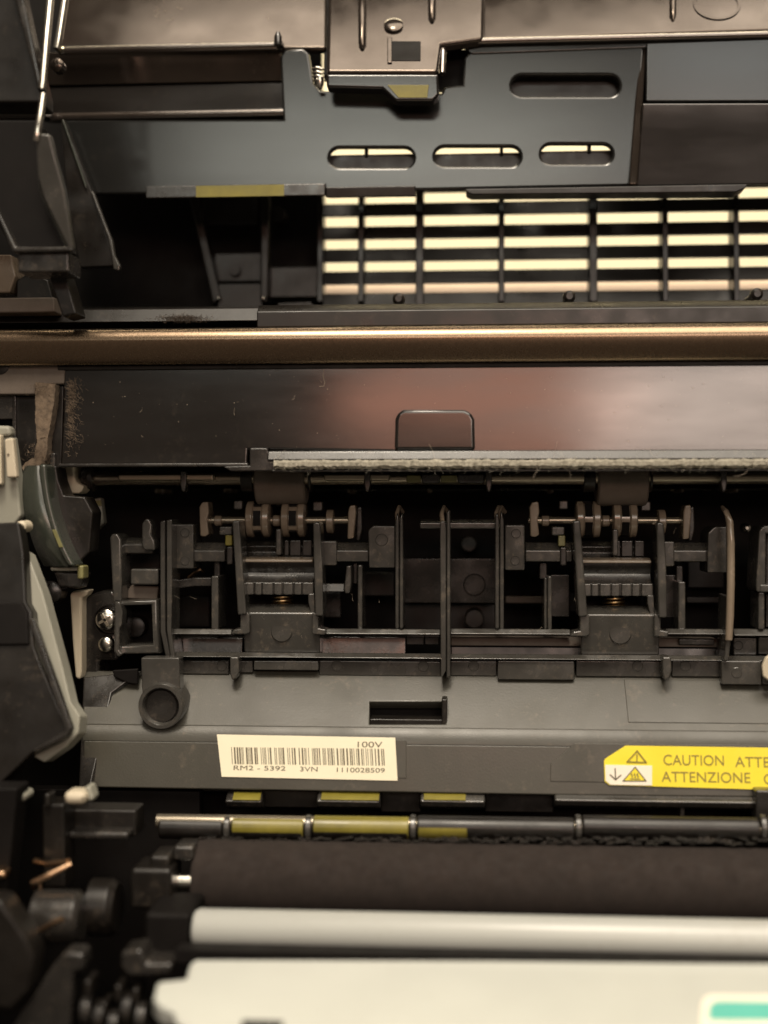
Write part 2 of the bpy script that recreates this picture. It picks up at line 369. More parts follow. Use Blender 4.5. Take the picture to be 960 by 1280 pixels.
# lid plate that slopes up and back
PLID = Pl(60, 0.3600, -60, 0.3835)
poly('lid_plate', M_LID, tc_, [(74, 60), (408, 60), (408, -70), (74, -70)], PLID, 0.003, 0.0010, 3)
cylx('lid_lip', M_LIP, tc_, 74, 348, 60.5, 5, 0.3592, [(74, 4), (75, 5), (346, 5), (348, 3)])
cyly('lid_post', M_GLOSS, tc_, 347.5, 52, 0.357, [(0, 3), (0.0006, 5), (0.004, 6)])
lathe('post_tip', M_GLOSS, tc_, P(347.5, 57, 0.3575), 'Z', [(0, 0.0014), (0.003, 0.0013), (0.0045, 0.0006)], 16)
PR = Pl(50, 0.3590, -60, 0.3830)
poly('lid_plate', M_LID, tc_, [(556, 50), (1250, 28), (1250, -70), (556, -70)], PR, 0.003, 0.0010, 3)
tube('lid_lip', M_LIP, tc_, [P(553, 92, 0.353), P(554, 64, 0.3555), P(557, 56, 0.357), P(566, 52.5, 0.3575)] + [P(566, 52.5, 0.3575) + Vector((0.002 * k * k, 0, 0)) for k in (1, 2, 4, 10)], 0.0011, 12)
poly('lid_skirt', M_GLOSS, tc_, [(580, 60), (590, 54), (1250, 36), (1250, 54), (806, 60), (590, 68)], 0.3592, 0.002, 0.0006, 3)
# bracket in the middle with its ribs
bk = poly('bracket', M_LID, tc_, [(408, 90), (547, 90), (552, 55), (604, 48), (606, -70), (412, -70)], Pl(90, 0.3480, -60, 0.3785), 0.004, 0.0012, 3)
poly('bracket_front', M_GLOSS, tc_, [(408, 92), (548, 92), (549, 118), (541, 126), (494, 126), (478, 111), (408, 109)], 0.3484, 0.006, 0.0009, 3)
poly('reflection_patch', M_YELREFL, tc_, [(484, 106), (536, 106), (534, 122), (498, 122)], 0.34815, 0.0003, 0.0001)  # painted yellow reflection on the bracket front
PBK = Pl(90, 0.3480, -60, 0.3785)
for x, y0, y1 in ((453, -40, 62), (540, -40, 28)):
    r_ = tube('bracket_rib', M_LID, tc_, [PBK(x, y0) - PBK.n * 0.0006, PBK(x, (y0 + y1) / 2) - PBK.n * 0.0009, PBK(x, y1 - 6) - PBK.n * 0.0009, PBK(x, y1)], [0.0014, 0.0014, 0.0013, 0.0007], 12)
A = PBK.n; B = Vector((1, 0, 0)); C_ = A.cross(B)
lathe('bracket_pin', M_LID, tc_, PBK(492, 33) - A * 0.0012, (A, B, C_), [(0, 0.0024), (0.0004, 0.0032), (0.002, 0.0034)], 24)
poly('bracket_window', M_DEEP, tc_, [(489, 51), (526, 51), (526, 76), (489, 76)], Pl(90, 0.3477, -60, 0.3782), 0.0009, 0.0003)
poly('window_rim', M_LID, tc_, [(484, 46), (490, 46), (490, 78), (484, 78)], Pl(90, 0.3472, -60, 0.3777), 0.001, 0.0003)
box('recess_floor', M_DEEP, tc_, 545, 62, 590, 112, 0.3665, 0.003, 0)
poly('bracket_gap', M_DEEP, tc_, [(405, 95), (412, 90), (416, -70), (405, -70)], Pl(90, 0.3570, -60, 0.3850), 0.003, 0)
for k in range(4):
    tube('thread_ring', M_STEEL, tc_, [P(390 + 2 * k * 0.3, 86 + k * 5, 0.3555), P(397, 84 + k * 5, 0.3545), P(405, 87 + k * 5, 0.3555)], 0.00035, 8)
lathe('screw_tip', M_STEEL, tc_, P(400, 106, 0.3555), 'Z', [(-0.0012, 0.0008), (0, 0.0014), (0.0022, 0.0014)], 16)
# ribs on the right lid plate and a moulded ring
for x in (841,):
    tube('lid_rib', M_LID, tc_, [PR(x, -50) - PR.n * 0.0005, PR(x, 0) - PR.n * 0.0006, PR(x, 20) - PR.n * 0.0006, PR(x, 26)], [0.0011, 0.0011, 0.0011, 0.0005], 10)
A = PR.n; C_ = A.cross(B)
rb = 0.0078
lathe('moulded_ring', M_LID, tc_, PR(896, 6) - A * 0.0003, (A, B, C_), [(-0.0001, rb), (-0.0001, rb - 0.0009), (0.0006, rb - 0.0011), (0.0006, rb + 0.0002)], 36, cap=False)
poly('lid_edge', M_LID, tc_, [(604, -70), (608, -70), (606, 50), (603, 50)], Pl(50, 0.3580, -60, 0.3820), 0.003, 0.0006)
# mesh patch at the top left
pm = poly('mesh_patch', M_GLOSS, tc_, [(94, -30), (140, -30), (138, 4), (128, 12), (110, 15), (96, 11)], Pl(60, 0.3590, -60, 0.3940), 0.001, 0.0003)
bm = bmesh.new(); PM = Pl(60, 0.3584, -60, 0.3934)
for i in range(9):
    for j in range(5):
        x, y = 98 + i * 4.4 + (j % 2) * 2, 10 - j * 5
        if y > 12 - abs(x - 116) * 0.15: continue
        m_ = Matrix.Translation(PM(x, y)) @ Matrix.Diagonal((0.00042, 0.0003, 0.00042, 1))
        bmesh.ops.create_icosphere(bm, subdivisions=1, radius=1, matrix=m_)
o = from_bm('mesh_bead', bm, M_STEEL, pm, 0, recalc=False); o['kind'] = 'stuff'
# scratches and dust on the lid plate
fibres('scratch', M_DUST, tc_, [PLID(random.choice((200, 206, 215, 226, 338, 180)) + random.uniform(-9, 9), random.uniform(2, 26)) - PLID.n * 0.0003 for _ in range(16)], 0.0025, 0.00005, 0.25)

# ------------------------------------------------------------------ hinge arm, upper left
YO = 0.03
ha = thing('hinge_arm', 'dark angular hinge arm with bright edges at the upper left', 'hinge arm', P(45, 340, 0.335))
poly('upper_plate', M_BLACK, ha, [(-220, -80), (6, -80), (26, 10), (51, 112), (51, 128), (-220, 128)], 0.338, 0.012, 0.0008)
poly('upper_flange', M_GREY2, ha, [(-2, -80), (14, -80), (52, 104), (48, 116)], 0.333, 0.006, 0.0008)
tube('edge_highlight', M_STEEL, ha, [P(67, -40, 0.342), P(63, 0, 0.339), P(58, 50, 0.3355), P(54, 100, 0.3325), P(52, 112, 0.332)], 0.0011, 16)  # highlights on the plastic edges, built as bright metal strips
tube('edge_highlight', M_STEEL, ha, [P(86, -40, 0.350), P(81, 0, 0.348), P(75, 40, 0.346), P(71, 60, 0.345), P(76, 62, 0.347)], 0.0012, 16)
tube('edge_highlight', M_STEEL, ha, [P(54, 118, 0.3315), P(51, 142, 0.330), P(47, 166, 0.3285), P(45, 176, 0.329)], 0.0010, 16)
poly('side_plate', M_DEEP, ha, [(-220, 150), (46, 150), (46, 166), (50, 240), (84, 312), (18, 314), (-14, 262), (-220, 262)], 0.338, 0.01, 0.0006)
poly('side_flange', M_GREY, ha, [(43, 166), (62, 168), (70, 200), (80, 236), (92, 312), (88, 316), (54, 246), (47, 222)], Pl(166, 0.329, 316, 0.335), 0.003, 0.0008)
poly('rim', M_GREY2, ha, [(-10, 258), (-4, 258), (20, 308), (90, 308), (92, 314), (16, 315)], 0.3345, 0.004, 0.0006)
box('foot_block', M_GREY2, ha, 22, 315, 86, 340, 0.337, 0.012, 0.0006)
poly('foot_web', M_BLACK, ha, [(58, 338), (80, 338), (96, 392), (78, 396)], 0.348, 0.01, 0.0006)
lathe('cap', M_LID, ha, P(70, 80, 0.344), 'Y', [(0, 0.0012), (0.0005, 0.002), (0.004, 0.002)], 18)
# edge guide next to it
YO = 0.05
eg = thing('edge_guide', 'thin dark edge guide with a pale rim beside the hinge arm', 'guide', P(145, 338, 0.39))
poly('guide_plate', M_BLACK, eg, [(76, 150), (80, 150), (115, 240), (146, 332), (100, 334), (84, 250)], 0.372, 0.004, 0.0004)
poly('pale_rim', M_GREY, eg, [(113, 240), (116, 238), (129, 272), (140, 300), (143, 318), (150, 332), (149, 338), (142, 337), (139, 318), (134, 296), (124, 270)], 0.3705, 0.0025, 0.0005)  # rim pieces in a paler plastic than the plate
poly('pale_rim', M_GGREY, eg, [(77, 150), (79, 149), (108, 232), (107, 236)], 0.3708, 0.002, 0.0002)
# brownish blocks seen past the arm
YO = 0.0
bl = thing('side_block', 'brown block seen below the hinge arm at the left edge', 'block', P(30, 392, 0.40))
poly('face', M_WHEEL, bl, [(-60, 318), (14, 318), (20, 345), (12, 366), (-60, 366)], 0.40, 0.01, 0.0006)
box('face', M_RUBBER, bl, -60, 372, 68, 391, 0.396, 0.008, 0.0006)
poly('web', M_BLACK, bl, [(20, 350), (38, 340), (60, 350), (70, 388), (20, 376)], 0.402, 0.01, 0.0006)

# ------------------------------------------------------------------ cavity left of the grille
YO = 0.035
cv = thing('support_bracket', 'black support bracket with two sloping struts left of the grille', 'bracket', P(300, 385, 0.42))
poly('strut', M_BLACK, cv, [(236, 245), (246, 245), (276, 372), (266, 380)], 0.420, 0.006, 0.0007)
poly('strut', M_BLACK, cv, [(326, 245), (337, 245), (334, 378), (325, 378)], 0.420, 0.006, 0.0007)
box('plate', M_BLACK, cv, 254, 246, 322, 281, 0.428, 0.004, 0.0005)
box('plate', M_BLACK, cv, 268, 316, 328, 352, 0.427, 0.004, 0.0005)
box('foot', M_BLACK, cv, 272, 354, 328, 388, 0.421, 0.006, 0.0005)
box('side_plate', M_BLACK, cv, 337, 333, 402, 372, 0.426, 0.006, 0.0006)
poly('hook', M_BLACK, cv, [(345, 378), (388, 376), (398, 388), (390, 402), (350, 402)], 0.415, 0.004, 0.0008)
for x in (273, 329): cyly('pin', M_STEEL, cv, x, 372, 0.4185, [(0, 1), (0.0006, 2.6), (0.002, 3)], 12)
cyly('boss', M_BLACK, cv, 346, 267, 0.425, [(0, 8), (0, 10), (0.003, 10.5), (0.01, 10.5)])
cyly('boss', M_BLACK, cv, 293, 337, 0.4245, [(0, 5), (0, 7), (0.003, 7.5)])
YO = 0.0
o = fibres('lint_clump', M_LINTD, None, [P(228 + random.gauss(0, 15), 400 + random.gauss(0, 1.8) - 2.5 * math.sin(random.random() * 3), 0.3982 + random.uniform(0, 0.002)) for _ in range(900)], 0.0011, 0.00005, 0.9, (0.5, 0, 0))
tag(o, 'small clump of brown lint on the ledge below the struts', 'lint'); o['kind'] = 'thing'

# ------------------------------------------------------------------ bronze bar
prof = []
for k in range(11):
    a = math.radians(90 - 9 * k); r = 0.0032
    prof.append((0, 0, r * math.cos(a), r * math.sin(a)))
p0 = P(480, 408, 0.388)
bm = bmesh.new(); cs = []
zt = p0.z; y0 = 0.384; r = 0.0042; zb = P(480, 452, 0.384).z
for k in range(13):
    a = math.pi / 2 * k / 12; cs.append((y0 + r - r * math.sin(a), zt - r + r * math.cos(a)))
cs += [(y0 + 0.0015, zb + 0.0006), (y0 + 0.0021, zb), (y0 + 0.012, zb), (y0 + 0.02, zt - 0.0005), (y0 + 0.018, zt)]
xa, xb = -0.32, 0.34
va = [bm.verts.new((xa, y, z)) for y, z in cs]; vb = [bm.verts.new((xb, y, z)) for y, z in cs]
bm.faces.new(va); bm.faces.new(vb[::-1])
for i in range(len(cs)): bm.faces.new((va[i], vb[i], vb[(i + 1) % len(cs)], va[(i + 1) % len(cs)]))
tag(from_bm('metal_bar', bm, M_BRONZE), 'long bronze metal bar with rounded top across the whole view', 'bar')

# ------------------------------------------------------------------ glossy guide panel
gp = thing('guide_panel', 'glossy black guide panel with a moulded tab below the bronze bar', 'panel', P(500, 585, 0.39))
PG = Pl(454, 0.3895, 580, 0.3880)
poly('face', M_GLOSS, gp, [(79, 455), (1250, 449), (1250, 566), (600, 566), (345, 562), (330, 562), (310, 562), (309, 581), (76, 581), (79, 520)], PG, 0.004, 0.0007, 3)
xprof('upper_lip', M_BLACK, gp, [(452, 0.3885), (458, 0.3887), (459, 0.394), (452, 0.394)], 75, 1500, 0.0004)
xprof('lower_ledge', M_GREY2, gp, [(562, 0.3862), (574, 0.3850), (575, 0.392), (562, 0.392)], 336, 1500, 0.0005)
xprof('lower_ledge', M_BLACK, gp, [(586, 0.3858), (589, 0.3858), (589, 0.394), (586, 0.394)], 342, 1500, 0.0003)
poly('step_plate', M_GREY2, gp, [(312, 560), (334, 560), (338, 574), (400, 578), (384, 588), (288, 589), (278, 583), (312, 582)], 0.3866, 0.005, 0.0004)
xprof('lower_edge', M_GREY2, gp, [(579, 0.3872), (583.5, 0.3872), (584, 0.393), (579, 0.393)], 76, 312, 0.0004)
PTb = Pl(512, 0.3871, 562, 0.3868)
poly('tab', M_GLOSS, gp, [(493, 563), (494, 524), (497, 516), (504, 512), (580, 512), (589, 516), (593, 524), (594, 563)], PTb, 0.004, 0.0011, 3)
# felt strip with its loose hair
bm = bmesh.new()
N = 420; rows = [(574.5, 0.3850), (577, 0.3840), (582, 0.3838), (585.5, 0.3850), (585.5, 0.391), (574.5, 0.391)]
xa, xb = P(342, 580, 0.384).x, P(1300, 580, 0.384).x
cols = []
for i in range(N + 1):
    x = xa + (xb - xa) * i / N; c = []
    for py, Y in rows:
        p = P(650, py, Y); q = Vector((x, p.y, p.z))
        if Y < 0.39: q += Vector((0, 1, 1)) * 0.00035 * noise.noise(q * 1500) + Vector((0, 0.6, 1)) * 0.0003 * noise.noise(q * 400)
        c.append(bm.verts.new(q))
    cols.append(c)
for i in range(N):
    for k in range(6): bm.faces.new((cols[i][k], cols[i + 1][k], cols[i + 1][(k + 1) % 6], cols[i][(k + 1) % 6]))
bm.faces.new(cols[0]); bm.faces.new(cols[-1])
fs = from_bm('felt_strip', bm, M_FELT, gp)
fibres('felt_hair', M_FELT, fs, [Vector((random.uniform(xa, min(xb, 0.16)), 0.3836, P(650, random.uniform(573, 588), 0.3836).z)) for _ in range(1500)], 0.0016, 0.000035, 0.5)
fibres('loose_hair', M_DUST, fs, [Vector((random.uniform(xa, 0.13), 0.3832, P(650, random.uniform(570, 586), 0.3836).z)) for _ in range(26)], 0.006, 0.00003, 0.35)
# dust on the panel
bm = bmesh.new()
for k in range(110):
    px, py = random.uniform(90, 955), random.uniform(462, 560)
    s = random.choice((0.00004, 0.00006, 0.00009, 0.00015))
    bmesh.ops.create_icosphere(bm, subdivisions=1, radius=s, matrix=Matrix.Translation(PG(px, py) - PG.n * 0.0001))
o = from_bm('dust_speck', bm, M_DUST, gp); o['kind'] = 'stuff'
fibres('dust_hair', M_DUST, gp, [PG(random.uniform(90, 955), random.uniform(462, 555)) - PG.n * 0.0002 for _ in range(14)], 0.002, 0.00004, 0.5)
tube('hair', M_DUST, gp, [PG(x, y) - PG.n * 0.0002 for x, y in ((403, 455), (405, 462), (404, 470), (406, 478), (405, 483), (399, 483))], 0.00006, 6)
# left end bracket of that panel
eb = thing('end_bracket', 'dusty brown-grey end bracket at the left end of the glossy panel', 'bracket', P(35, 600, 0.39))
poly('plate', M_RUBBER, eb, [(-260, 450), (82, 452), (80, 480), (44, 481), (44, 493), (-260, 494)], 0.3890, 0.006, 0.0005)
box('post', M_BLACK, eb, 20, 494, 46, 600, 0.3930, 0.006, 0.0005)
box('rail', M_GREY2, eb, -220, 494, 19, 525, 0.3925, 0.006, 0.0005)
box('edge', M_GREY2, eb, 15, 494, 20, 600, 0.3918, 0.006, 0.0004)
poly('inner_web', M_BLACK, eb, [(68, 482), (80, 482), (77, 584), (62, 590)], 0.3905, 0.006, 0.0005)
box('clip', M_GREY2, eb, 62, 566, 69, 588, 0.3885, 0.003, 0.0005)
cyly('notch', M_BLACK, eb, 0, 457, 0.3885, [(0, 9), (0.0002, 11), (0.003, 11.5)])
# worn foam seal
bm = bmesh.new()
out = [(44, 478), (69, 480), (68, 500), (64, 525), (60, 545), (58, 570), (55, 578), (46, 583), (30, 589), (27, 584), (32, 578), (42, 572), (46, 550), (44, 520)]
bm.faces.new([bm.verts.new(P(x, y, 0.3862)) for x, y in out])
ext = bmesh.ops.extrude_face_region(bm, geom=bm.faces[:])
bmesh.ops.translate(bm, verts=[v for v in ext['geom'] if isinstance(v, bmesh.types.BMVert)], vec=(0, 0.005, 0))
bmesh.ops.triangulate(bm, faces=bm.faces[:])
for _ in range(4): bmesh.ops.subdivide_edges(bm, edges=[e for e in bm.edges if e.calc_length() > 0.0009], cuts=1)
for v in bm.verts:
    lower = max(0, (P(50, 530, 0.386).z - v.co.z) / 0.012)
    v.co += Vector((noise.noise(v.co * 1500 + Vector((9, 0, 0))) * 0.0003, noise.noise(v.co * 2200) * 0.0003 + noise.noise(v.co * 600) * 0.0005 * min(1, lower), noise.noise(v.co * 1500 + Vector((0, 9, 0))) * 0.0003))
fo = from_bm('foam_seal', bm, M_LINT, None, 0, sharp=60)
tag(fo, 'frayed brown foam seal strip at the left of the glossy panel', 'foam seal')
fibres('frayed_hair', M_LINT, fo, [P(random.choice((58, 50, 38, 47)) + random.uniform(-9, 9), random.choice((484, 560, 582, 570)) + random.uniform(-5, 7), 0.3855) for _ in range(420)], 0.0012, 0.00004, 0.8)
o = fibres('lint_patch', M_LINT, None, [PG(86 + abs(random.gauss(0, 7)) + max(0, 500 - y) * 0.1, y) - PG.n * 0.0002 for y in [random.triangular(474, 575, 485) for _ in range(520)]], 0.0017, 0.00004, 0.35, (-0.6, 0, 0.7))
tag(o, 'thin patch of combed brown lint on the glossy panel', 'lint'); o['kind'] = 'thing'

# ------------------------------------------------------------------ exit roller shaft
es = thing('exit_roller_shaft', 'dark roller shaft with two wide rubber rollers under the felt strip', 'roller shaft', P(480, 606, 0.41))
YS = 0.408
cylx('shaft', M_SHAFT, es, 118, 1400, 597, 8.5, YS)
cylx('collar', M_GREY2, es, 104, 122, 596, 14, YS, [(103, 9), (105, 15), (112, 16), (113, 17.5), (119, 17.5), (120, 9)])
for x0, x1 in ((147, 267), (405, 487)):
    box('flat_bar', M_SHAFT, es, x0, 592, x1, 601, 0.4025, 0.004, 0.0007, 3)
cylx('rubber_roller', M_RUBBER, es, 322, 384, 601, 30, YS + 0.0045, [(321, 27), (323, 30), (382, 30), (384, 27)])
cylx('rubber_roller', M_RUBBER, es, 746, 807, 601, 31, YS + 0.0045, [(745, 28), (747, 31), (806, 31), (808, 28)])
for x0, x1 in ((302, 318), (386, 391), (728, 744), (810, 815)):
    cylx('roller_hub', M_BLACK, es, x0, x1, 598, 17, YS + 0.002, [(x0, 14), (x0 + 1, 17), (x1 - 1, 17), (x1, 14)])
for x0, x1 in ((527, 550), (572, 606)):
    box('flat_bar', M_GREY2, es, x0, 592, x1, 604, 0.4022, 0.004, 0.0006)
for x in (229, 459, 611, 905):
    poly('shaft_hanger', M_GREY2, es, [(x - 4, 588), (x + 4, 588), (x + 4, 606), (x + 2, 615), (x - 2, 615), (x - 4, 606)], 0.4005, 0.004, 0.0007)
box('reflection_patch', M_OLIVEREFL, es, 508, 594, 526, 603, 0.4025, 0.002, 0.0003)  # olive reflections on the shaft, built as small patches
box('reflection_patch', M_OLIVEREFL, es, 551, 594, 571, 603, 0.4025, 0.002, 0.0003)
be = poly('white_bearing', M_OFFW, None, [(74, 582), (93, 582), (94, 600), (97, 604), (105, 607), (103, 613), (99, 617), (80, 617)], 0.402, 0.008, 0.0006)
tag(be, 'small cream white bearing hook at the left end of the roller shaft', 'bearing')

# ------------------------------------------------------------------ paper guide frame
fr = thing('paper_guide_frame', 'dark grey plastic frame of thin upright ribs around the small rollers', 'frame', P(560, 822, 0.41))
G, G2 = M_GREY, M_GREY2
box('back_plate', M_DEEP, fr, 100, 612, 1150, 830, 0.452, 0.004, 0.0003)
# upright ribs
def rib(pts, Y, d=0.012, m=G, b=0.0005): return poly('rib', m, fr, pts, Y, d, b, 3)
rib([(200, 652), (206.5, 650), (206.5, 740), (207, 788), (214, 822), (207, 822), (200, 790)], 0.4005)
rib([(208, 650), (215, 649), (215, 740), (214, 788), (219, 822), (213, 822), (208, 788)], 0.3985)
rib([(494, 652), (497, 640), (499, 650), (499, 786), (494, 786)], 0.4035)
rib([(499.5, 648), (503, 640), (504, 655), (504, 786), (499.5, 786)], 0.4020)
rib([(550, 652), (556, 651), (557.5, 660), (557.5, 838), (553, 847), (551, 845)], 0.3960, 0.016)
rib([(558, 640), (562.5, 637), (563, 655), (563, 846), (558, 848)], 0.3975, 0.016)
rib([(619, 645), (622, 640), (624, 652), (624, 786), (619, 786)], 0.4020)
rib([(624.5, 650), (627, 637), (630, 652), (630, 787), (624.5, 787)], 0.4035)
for x, Y in ((555, 0.398), (623, 0.404), (499, 0.404), (627, 0.406)):
    tube('rib_hook', M_WHEEL, fr, [P(x - 2, 652, Y), P(x - 3, 642, Y + 0.002), P(x, 634, Y + 0.005), P(x + 4, 640, Y + 0.008)], 0.0007, 8)
# right long rib, round and bright
tube('rib', M_WHEEL, fr, [P(903, 634, 0.404), P(908, 640, 0.3995), P(912, 652, 0.3975), P(913.5, 680, 0.397), P(913.5, 730, 0.397), P(912.5, 770, 0.3965), P(911, 800, 0.396)], [0.0006, 0.0009, 0.0011, 0.0012, 0.0012, 0.0012, 0.0011], 12)
rib([(909, 745), (915, 745), (914, 798), (911, 826), (905, 827), (908, 796)], 0.3965, 0.014)
# mount blocks
for x0, y0, x1, y1, pins in ((215, 655, 242, 711, ((231, 666), (231, 701))), (631, 656, 656, 713, ((645, 667), (644, 701)))):
    b_ = box('mount_block', G, fr, x0, y0, x1, y1, 0.4055, 0.014, 0.0005)
    for px, py in pins: cyly('moulded_disc', G, b_, px, py, 0.4053, [(0, 5.2), (0.0002, 6), (0.001, 6)], 20)
b_ = poly('mount_block', G, fr, [(460, 663), (466, 657), (494, 657), (494, 710), (461, 710)], 0.4055, 0.014, 0.0005)
cyly('moulded_disc', G, b_, 477, 675, 0.4053, [(0, 7), (0.0002, 8), (0.001, 8)], 20)
b_ = poly('mount_block', G, fr, [(885, 666), (891, 660), (894, 658), (909, 658), (909, 716), (884, 716)], 0.4055, 0.014, 0.0005)
# cross shaft pieces
for x0, x1 in ((242, 284), (402, 462), (656, 714), (820, 886)):
    xprof('cross_bar', G, fr, [(678, 0.4115), (686, 0.4085), (688, 0.4075), (702, 0.4075), (703, 0.417), (678, 0.418)], x0, x1, 0.0004)
# long horizontal bars
for x0, x1 in ((216, 292), (404, 551), (563, 712), (830, 906)):
    xprof('lower_bar', G, fr, [(786, 0.4030), (793, 0.4015), (794, 0.408), (786, 0.410)], x0, x1, 0.0004)
xprof('upper_bar', G, fr, [(649, 0.4075), (653, 0.405), (661, 0.405), (661, 0.412), (649, 0.414)], 525, 620, 0.0005)
# recess strip under the bars
xprof('recess_strip', M_GREY2, fr, [(797, 0.4115), (819, 0.4105), (819, 0.420), (795, 0.420)], 217, 306, 0.0003)
xprof('recess_strip', M_GREY2, fr, [(796, 0.4115), (819, 0.4105), (819, 0.420), (795, 0.420)], 404, 508, 0.0003)
xprof('recess_strip', M_RUBBER, fr, [(797, 0.4112), (808, 0.4105), (808, 0.420), (795, 0.420)], 564, 893, 0.0003)
xprof('recess_strip', M_BLACK, fr, [(809, 0.4125), (820, 0.4120), (820, 0.420), (809, 0.420)], 564, 893, 0.0003)
for x0, x1 in ((508, 530), (531, 549)): box('recess_step', M_GREY2, fr, x0, 796, x1, 806, 0.411, 0.005, 0.0003)
box('small_plate', G, fr, 849, 799, 893, 806, 0.4088, 0.003, 0.0003)
# inner uprights and pockets
for x0, y0, x1, y1, Y in ((264, 720, 273, 787, 0.404), (447, 706, 453, 787, 0.406), (680, 722, 684, 787, 0.405), (684.5, 720, 690, 787, 0.404), (848, 727, 857, 788, 0.404)):
    box('inner_rib', G, fr, x0, y0, x1, y1, Y, 0.014, 0.0005, 3)
for x0, x1, y0, y1 in ((267, 275, 700, 722), (441, 447, 703, 730), (674, 684, 703, 724), (845, 854, 707, 728)):
    box('inner_rib', G2, fr, x0, y0, x1, y1, 0.412, 0.01, 0.0005)
poly('pocket_bar', G2, fr, [(221, 725), (242, 722), (264, 722), (264, 733), (242, 733), (221, 736)], 0.4085, 0.006, 0.0004)
xprof('pocket_bar', G2, fr, [(729, 0.410), (740, 0.409), (740, 0.416), (729, 0.417)], 404, 432, 0.0004)
poly('pocket_clip', G, fr, [(431, 742), (430, 735), (433, 707), (439, 707), (439, 730), (437, 742)], 0.406, 0.006, 0.0005)
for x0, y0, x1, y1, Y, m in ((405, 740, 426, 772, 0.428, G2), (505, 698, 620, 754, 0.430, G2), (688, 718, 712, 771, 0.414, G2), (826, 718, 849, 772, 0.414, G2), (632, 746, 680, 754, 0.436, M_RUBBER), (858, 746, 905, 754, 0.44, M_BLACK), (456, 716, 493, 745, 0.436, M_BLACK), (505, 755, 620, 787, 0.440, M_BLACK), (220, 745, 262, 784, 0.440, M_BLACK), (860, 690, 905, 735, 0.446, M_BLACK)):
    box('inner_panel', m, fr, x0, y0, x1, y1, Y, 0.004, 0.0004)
for px, py, r in ((593, 731, 14), (593, 774, 12), (586, 680, 10)):
    cyly('moulded_disc', G2 if py < 740 else M_BLACK, fr, px, py, 0.4294 if py > 700 else 0.444, [(0, r - 1.5), (0.0003, r), (0.004 if py < 740 else 0.012, r)], 28)
tube('wire_end', M_COPPER, fr, [P(236, 722, 0.418), P(244, 716, 0.414), P(250, 711, 0.413), P(254, 714, 0.415)], 0.0006, 8)
# lower lip and the row of small plates below it
xprof('lower_lip', G, fr, [(818.5, 0.4020), (825, 0.3995), (826, 0.404), (818.5, 0.409)], 216, 1300, 0.0005, 3)
for x0, x1, y1, Y in ((222, 286, 843, 0.4025), (300, 316, 841, 0.4025), (317, 398, 838, 0.4008), (399, 551, 845, 0.4028), (563, 621, 845, 0.4028), (622, 718, 850, 0.4008), (720, 828, 846, 0.4025), (840, 900, 846, 0.4025), (902, 952, 856, 0.3985), (953, 1250, 857, 0.399)):
    p_ = box('small_plate', G, fr, x0, 826, x1, y1, Y, 0.006, 0.0004)
    for px in {222: (234, 277), 399: (421,), 563: (592,), 720: (797,), 840: (857,), 902: (921,), 399.5: ()}.get(x0, ()):
        cyly('moulded_disc', G, p_, px, 832.5 if x0 != 902 else 841, Y - 0.00015, [(0, 6), (0.0002, 7), (0.001, 7)], 22)
cyly('moulded_disc', G, fr, 529, 833, 0.40265, [(0, 6), (0.0002, 7), (0.001, 7)], 22)
for x in (293, 834):
    poly('clip', G, fr, [(x - 6, 821), (x + 5, 821), (x + 6, 838), (x + 3, 848), (x - 3, 851), (x - 6, 842)], 0.3965, 0.007, 0.0006)
box('small_plate', G, fr, 917, 797, 946, 819, 0.407, 0.006, 0.0004); cyly('moulded_disc', G, fr, 923, 807, 0.4068, [(0, 5), (0.0002, 6), (0.001, 6)], 20)
box('small_plate', G, fr, 948, 797, 1250, 819, 0.4065, 0.006, 0.0004)
xprof('lower_bar', G, fr, [(786, 0.4030), (795, 0.4012), (796, 0.408), (786, 0.410)], 914, 1250, 0.0004)
# right hand cell
poly('cell_post', G, fr, [(949, 664), (953, 658), (958, 658), (957, 732), (957, 740), (946, 740), (945, 732)], 0.4005, 0.014, 0.0005)
box('cell_post', G, fr, 948, 740, 956, 787, 0.4015, 0.012, 0.0005)
box('cell_bar', G, fr, 954, 657, 1250, 667, 0.4005, 0.012, 0.0005)
box('cell_bar', G, fr, 950, 731, 1250, 741, 0.4002, 0.012, 0.0005)
box('inner_panel', G2, fr, 957, 668, 1200, 730, 0.409, 0.004, 0.0004)
box('inner_panel', G2, fr, 957, 742, 1200, 785, 0.409, 0.004, 0.0004)
cyly('stud', M_STEEL, fr, 934, 660, 0.425, [(0, 2), (0.0008, 5), (0.004, 6)], 16)
# small studs on the back
for px, py in ((281, 613), (345, 628), (436, 614), (536, 613), (853, 613), (921, 613), (195, 614), (690, 614)):
    cyly('stud', M_WHEEL, fr, px, py, 0.430, [(0, 1.2), (0.0006, 2.6), (0.02, 3)], 14)
# left cell
LF = M_GREY
poly('cell_post', LF, fr, [(137, 672), (140, 667), (147, 667), (151, 674), (152, 752), (141, 752)], 0.400, 0.012, 0.0007, 3)
xprof('cell_bar', LF, fr, [(672, 0.409), (680, 0.405), (692, 0.4055), (693, 0.414), (672, 0.416)], 148, 196, 0.0006, 3)
poly('cell_hook', LF, fr, [(177, 682), (177, 655), (182, 648), (187, 649), (190, 656), (189, 668), (193, 676), (194, 688), (180, 688)], 0.402, 0.007, 0.0008, 3)
box('cell_bar', LF, fr, 163, 711, 198, 731, 0.404, 0.010, 0.0006, 3)
poly('cell_web', M_RUBBER, fr, [(152, 748), (164, 731), (198, 733), (196, 750)], 0.408, 0.008, 0.0005)
holed('square_frame', LF, fr, [(143, 752), (196, 750), (197, 790), (199, 817), (146, 818), (142, 800)], [[(152, 757), (189, 756), (191, 806), (152, 808)]], 0.3985, 0.014, 0.0006)
box('inner_panel', M_DEEP, fr, 146, 752, 196, 814, 0.416, 0.003, 0.0003)
